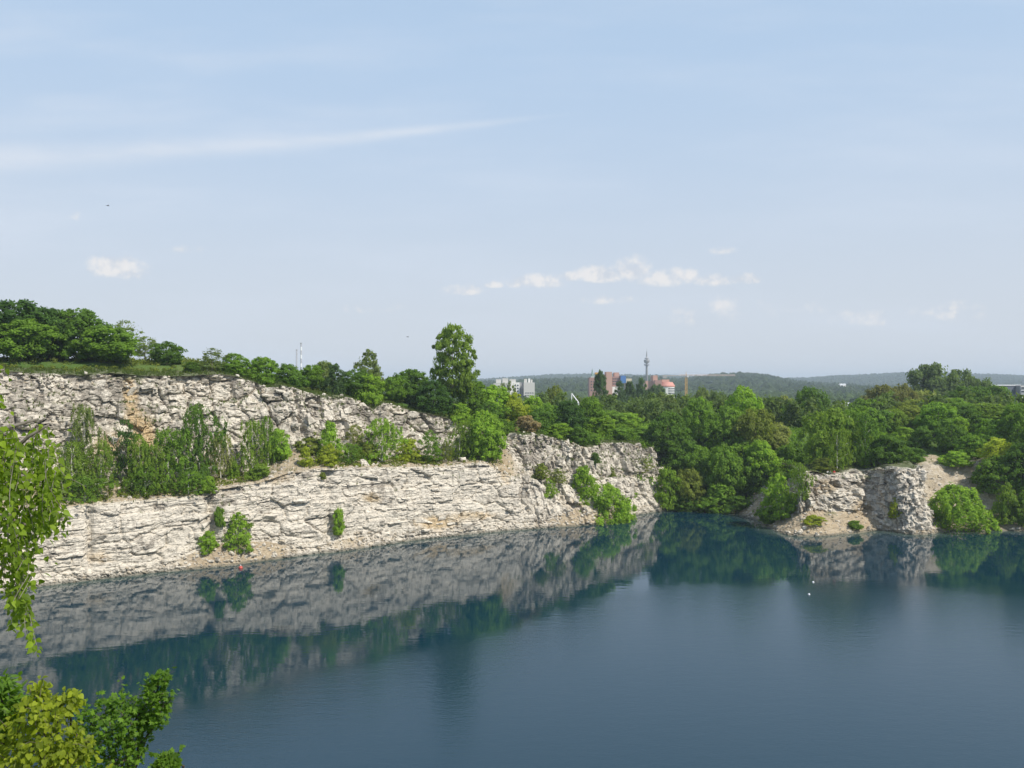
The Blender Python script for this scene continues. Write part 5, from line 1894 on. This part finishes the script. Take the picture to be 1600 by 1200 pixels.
# ------------------------------------------------------------------ plants close to the viewer
def leaf_variants(kind, count):
    out = []
    for k in range(count):
        r = random.Random(900 + k + len(kind))
        fold, droop, wv = r.uniform(0.05, 0.35), r.uniform(0.02, 0.30), r.uniform(-0.1, 0.1)
        if kind == 'maple':
            ang = [0, 25, 50, 78, 105, 130, 165, 195, 230, 255, 282, 310, 335]
            rad = [1.0, .52, .95, .48, .72, .36, .30, .30, .36, .72, .48, .95, .52]
            V = [(0, 0, 0.0)] + [(q * 0.55 * math.sin(math.radians(a)), q * 0.55 * math.cos(math.radians(a)), -droop * q * q * 0.4 + r.uniform(-.03, .03)) for a, q in zip(ang, rad)]
            Fc = [(0, i + 1, (i + 1) % 13 + 1) for i in range(13)]
        else:
            if kind == 'heart':
                ed = [(0.20, -0.07), (0.42, 0.10), (0.45, 0.36), (0.27, 0.70)]
            elif kind == 'lance':
                ed = [(0.08, 0.05), (0.16, 0.25), (0.17, 0.50), (0.09, 0.78)]
            else:
                ed = [(0.16, 0.02), (0.38, 0.22), (0.33, 0.50), (0.14, 0.78)]
            mid = [(0, 0.04), (0, 0.30), (0, 0.55), (0, 0.78), (0, 1.0)]
            zf_ = lambda x, y: fold * abs(x) - droop * y * y + wv * x
            V = [(x, y, zf_(x, y)) for x, y in mid] + [(x, y, zf_(x, y)) for x, y in ed] + [(-x, y, zf_(-x, y)) for x, y in ed]
            Fc = [(0, 5, 6), (0, 6, 1), (1, 6, 7, 2), (2, 7, 8, 3), (3, 8, 4), (0, 10, 9), (0, 1, 10), (1, 2, 11, 10), (2, 3, 12, 11), (3, 4, 12)]
        me = new_mesh('leaf', V, Fc, LEAF_NEAR, fattr={'rnd': [k / max(1, count - 1)] * len(Fc)})
        out.append((me, np.array(V), Fc))
    return out


def near_leaves(e, L, kind, color, nobj=300):
    """L: list of (position, tip direction, normal, size). The ones nearest to the viewer are leaves of their own, the rest one mass"""
    var = leaf_variants(kind, 7)
    eye = Vector((0, 0, H))

    def key(l):
        u = 800 + F_PX * l[0].x / l[0].y
        v = 600 - F_PX * (l[0].z - H) / l[0].y
        return (0 if -5 < u < 1605 and -5 < v < 1205 else 1, (l[0] - eye).length / l[3])
    L = sorted(L, key=key)
    rr = random.Random(4)
    V, Fc, tone = [], [], []
    for q, (p, d, nrm, s) in enumerate(L):
        y = d.normalized()
        z = (nrm - y * nrm.dot(y))
        z = z.normalized() if z.length > 1e-4 else y.orthogonal().normalized()
        x = y.cross(z)
        M = Matrix(((x.x * s, y.x * s, z.x * s, p.x), (x.y * s, y.y * s, z.y * s, p.y), (x.z * s, y.z * s, z.z * s, p.z), (0, 0, 0, 1)))
        k = rr.randrange(len(var))
        if q < nobj:
            o = bpy.data.objects.new('leaf', var[k][0])
            col.objects.link(o)
            o.parent = e
            o.matrix_basis = Matrix.Translation(-e.location) @ M
            o.color = color
        else:
            R3 = np.array([[x.x, y.x, z.x], [x.y, y.y, z.y], [x.z, y.z, z.z]]) * s
            b = len(V)
            W = var[k][1] @ R3.T + np.array(p - e.location)
            V += [tuple(w_) for w_ in W]
            Fc += [tuple(i + b for i in f) for f in var[k][2]]
            tone += [k / 6.0] * len(var[k][2])
    if V:
        o = mk('foliage', V, Fc, LEAF_NEAR, e, fattr={'rnd': tone})
        o.color = color
        o['kind'] = 'stuff'


rr = random.Random(21)


def rv(s=1.0):
    return Vector((rr.gauss(0, s), rr.gauss(0, s), rr.gauss(0, s)))


# hanging birch branches at the picture edge
Yn = 6.3
root = Vector((-5.6, 6.6, ground_z(-5.6, 6.6)))
e = tag(empty('birch_tree', root), 'near birch whose fresh green branches hang down in front of the cliff', 'tree')
rel = lambda v: v - root
m = MB()
trunk_top = Vector((-5.3, 6.5, 37.5))
m.tube([rel(root + Vector((0, 0, -.3))), rel(root.lerp(trunk_top, .35) + Vector((.12, 0, 0))), rel(root.lerp(trunk_top, .7) + Vector((-.08, .05, 0))), rel(trunk_top)], [.17, .14, .11, .06], 10)
m.build('trunk', BIRCH, e, True)
L = []
tw = MB()
limbs = [[(-5.5, 6.55, 29.6), at(-120, 800, 6.35), at(0, 722, Yn), at(45, 682, Yn), at(76, 664, 6.25)],
         [(-5.5, 6.55, 30.2), at(-150, 640, 6.5), at(-30, 585, 6.5), at(6, 578, 6.45)],
         [(-5.5, 6.55, 29.4), at(-120, 730, 6.6), at(10, 668, 6.6), at(60, 655, 6.6)],
         [(-5.5, 6.55, 28.9), at(-130, 850, 6.2), at(-10, 800, 6.1), at(40, 820, 6.1)]]
br = MB()
for lb in limbs:
    br.tube([rel(Vector(p)) for p in lb], [0.05] + [0.02 * (1 - i / len(lb)) + .004 for i in range(1, len(lb))], 6)
br.build('branch', WOODGREY, e, True)


def strand(px0, py0, px1, py1, Y, per=0.025, size=0.053):
    p0, p1 = at(px0, py0, Y), at(px1, py1, Y + rr.uniform(-.15, .15))
    n_ = max(3, int((p1 - p0).length / per))
    ph, pts_ = rr.uniform(0, 6.28), []
    for i in range(n_ + 1):
        f = i / n_
        p = p0.lerp(p1, f) + Vector((0.03 * math.sin(ph + 4 * f), 0.05 * math.sin(ph * 2 + 5 * f), 0.0))
        pts_.append(p)
        side = 1 if i % 2 else -1
        d = Vector((side * rr.uniform(.2, 1.0), rr.gauss(0, .5), -rr.uniform(.2, 1.1)))
        nrm = Vector((rr.gauss(.25, .5), rr.gauss(-.45, .5), rr.gauss(.7, .4)))
        L.append((p + d * 0.015, d, nrm, size * rr.uniform(.6, 1.2)))
    tw.tube([rel(p) for p in pts_[::3]] if len(pts_) > 6 else [rel(p) for p in pts_], 0.0022, 3, cap=False)


for q in range(76):
    px0 = rr.uniform(-70, 90)
    top = tab(px0, [(-70, 610), (0, 652), (20, 655), (60, 654), (75, 668), (90, 700)]) + abs(rr.gauss(0, 45))
    bot = tab(px0, [(-70, 890), (0, 868), (25, 860), (45, 835), (60, 830), (80, 835), (92, 800)]) + rr.gauss(0, 22)
    if bot - top < 40: bot = top + 60
    strand(px0 - rr.uniform(0, 8), top, px0 + rr.gauss(3, 6), bot, rr.uniform(5.9, 6.9))
for q in range(16):
    strand(rr.uniform(5, 45), rr.uniform(830, 880), rr.uniform(18, 46), rr.uniform(930, 985), rr.uniform(6.0, 6.5))
strand(30, 900, 56, 1024, 6.2); strand(22, 890, 40, 1000, 6.3); strand(36, 930, 62, 1010, 6.25); strand(12, 880, 8, 985, 6.3)
for a_ in ((-10, 575, 6, 650), (-20, 590, 2, 680), (4, 568, 16, 590), (70, 664, 108, 672), (80, 700, 118, 742), (86, 720, 124, 762), (80, 740, 112, 770), (40, 860, 70, 905),
           (-10, 660, 8, 720), (60, 830, 74, 880), (90, 690, 100, 735)):
    strand(*a_, rr.uniform(6.1, 6.5), 0.04)
tag(tw.build('twig', WOODGREY, e), kind='stuff')
near_leaves(e, L, 'ovate', (0.155, 0.245, 0.030, 1))


def bush(name, label, px_root, Y_root, clusters, kind, color, size, per, bark, droop, cat='shrub'):
    p = at(px_root, 600, Y_root)
    root = Vector((p.x, p.y, ground_z(p.x, p.y)))
    e = tag(empty(name, root), label, cat)
    rel = lambda v: v - root
    L = []
    st, tw = MB(), MB()
    cen = [(at(a, b, Y), r_px / F_PX * Y, n_) for a, b, r_px, Y, n_ in clusters]
    fork = root + Vector((0.05, 0.0, max(1.0, min(c[0].z for c in cen) - root.z - 0.4)))
    st.tube([rel(root + Vector((0, 0, -.2))), rel(root.lerp(fork, .5) + rv(.05)), rel(fork)], [.06, .05, .035], 8)
    for c, r, n_ in cen:
        mid = fork.lerp(c, .55) + Vector((rr.gauss(0, .08), rr.gauss(0, .08), .12))
        st.tube([rel(fork), rel(mid), rel(c), rel(c + Vector((rr.gauss(0, r * .2), 0, r * .7)))], [.022, .014, .008, .003], 5)
        for _ in range(int(n_ * per)):
            d = rv(1.0).normalized()
            q = c + Vector((d.x, d.y * 1.3, d.z * 0.9)) * (r * rr.random() ** 0.38)
            out = (q - c).normalized() if (q - c).length > 1e-4 else Vector((0, 0, 1))
            tip = (out * 0.8 + rv(.45) + Vector((0, 0, -droop)))
            nrm = Vector((rr.gauss(.25, .4), rr.gauss(-.25, .4), rr.gauss(1.0, .35)))
            L.append((q, tip, nrm, size * rr.uniform(.55, 1.2)))
        for _ in range(max(3, n_ // 9)):
            d = rv(1.0).normalized() * r * rr.uniform(.6, 1.0)
            tw.tube([rel(c), rel(c + d * .5 + Vector((0, 0, .02))), rel(c + d)], [.004, .003, .0015], 3, cap=False)
        for _ in range(5):
            d = Vector((rr.gauss(0, .8), rr.gauss(0, .8), rr.gauss(.55, .5))).normalized() * r * rr.uniform(1.2, 1.75)
            b0, b1 = c + d * .35, c + d
            mid2 = b0.lerp(b1, .5) + Vector((0, 0, r * .12))
            tw.tube([rel(b0), rel(mid2), rel(b1)], [.004, .003, .0015], 3, cap=False)
            for g_ in range(9):
                f = g_ / 8
                q = b0.lerp(mid2, f * 2) if f < .5 else mid2.lerp(b1, f * 2 - 1)
                L.append((q + rv(size * .35), d.normalized() * .6 + rv(.6) + Vector((0, 0, -droop)), Vector((rr.gauss(.25, .4), rr.gauss(-.25, .4), 1.0)), size * rr.uniform(.5, 1.1)))
    st.build('stem', bark, e, True)
    tag(tw.build('twig', bark, e), kind='stuff')
    near_leaves(e, L, kind, color)
    return e


bush('linden_bush', 'yellow green linden top with heart shaped leaves below the viewer', 70, 9.2,
     [(58, 1112, 36, 8.4, 90), (92, 1108, 22, 8.6, 34), (112, 1098, 18, 8.6, 26), (28, 1150, 40, 8.8, 80), (80, 1160, 44, 8.3, 120), (118, 1165, 26, 8.6, 45), (40, 1200, 55, 8.5, 110),
      (105, 1205, 42, 8.4, 90), (60, 1085, 12, 8.6, 12), (0, 1190, 40, 8.9, 50), (20, 1262, 70, 8.7, 90), (120, 1265, 60, 8.7, 80)],
     'heart', (0.185, 0.245, 0.026, 1), 0.063, 2.0, BARK, 0.9)
bush('maple_tree', 'dark green maple top with lobed leaves beside the yellow green linden', 190, 10.6,
     [(252, 1062, 15, 10.0, 34), (240, 1082, 17, 10.0, 36), (256, 1098, 12, 10.0, 20), (228, 1104, 22, 10.1, 46), (252, 1122, 15, 10.0, 30), (192, 1098, 20, 10.2, 42), (205, 1130, 26, 10.0, 60),
      (165, 1112, 20, 10.2, 40), (175, 1145, 28, 9.9, 64), (140, 1128, 20, 10.2, 36), (215, 1162, 22, 10.1, 46), (150, 1172, 32, 10.0, 74), (195, 1188, 28, 10.0, 60), (130, 1200, 34, 10.1, 66),
      (170, 1225, 40, 10.0, 70), (228, 1130, 18, 10.2, 30)],
     'maple', (0.095, 0.190, 0.026, 1), 0.085, 2.2, BARK, 0.25, 'tree')
bush('maple_sapling', 'small maple shoot alone at the bottom of the picture', 262, 10.4,
     [(262, 1188, 12, 10.0, 30), (250, 1200, 14, 10.0, 34), (270, 1200, 10, 10.0, 22), (258, 1225, 22, 10.0, 50)], 'maple', (0.095, 0.185, 0.026, 1), 0.110, 2.4, BARK, 0.2, 'sapling')
bush('elder_bush', 'fresh green bush with narrow leaves at the picture edge behind the linden', -8, 9.0,
     [(4, 1072, 12, 8.9, 22), (6, 1098, 18, 8.9, 36), (22, 1112, 14, 9.0, 24), (-14, 1120, 34, 9.0, 80), (-10, 1160, 34, 9.1, 70)], 'lance', (0.110, 0.210, 0.030, 1), 0.130, 2.2, BARK, 0.35)

# ------------------------------------------------------------------ summer haze
hz, nt = mat_new('haze')
vol = node(nt, 'ShaderNodeVolumePrincipled', {'Color': (0.74, 0.87, 1.0, 1.0), 'Density': 0.00015, 'Anisotropy': 0.0})
node(nt, 'ShaderNodeOutputMaterial', {'Volume': vol.outputs[0]})
hb = MB().box((0, 3650, 58), (14800, 10400, 135)).build('haze', hz)
tag(hb, kind='stuff')

if 0:
    for p_ in PLACES:
        print('PL', p_[0], p_[1], p_[2], 'h %.1f w %.1f z %.1f' % p_[3:])
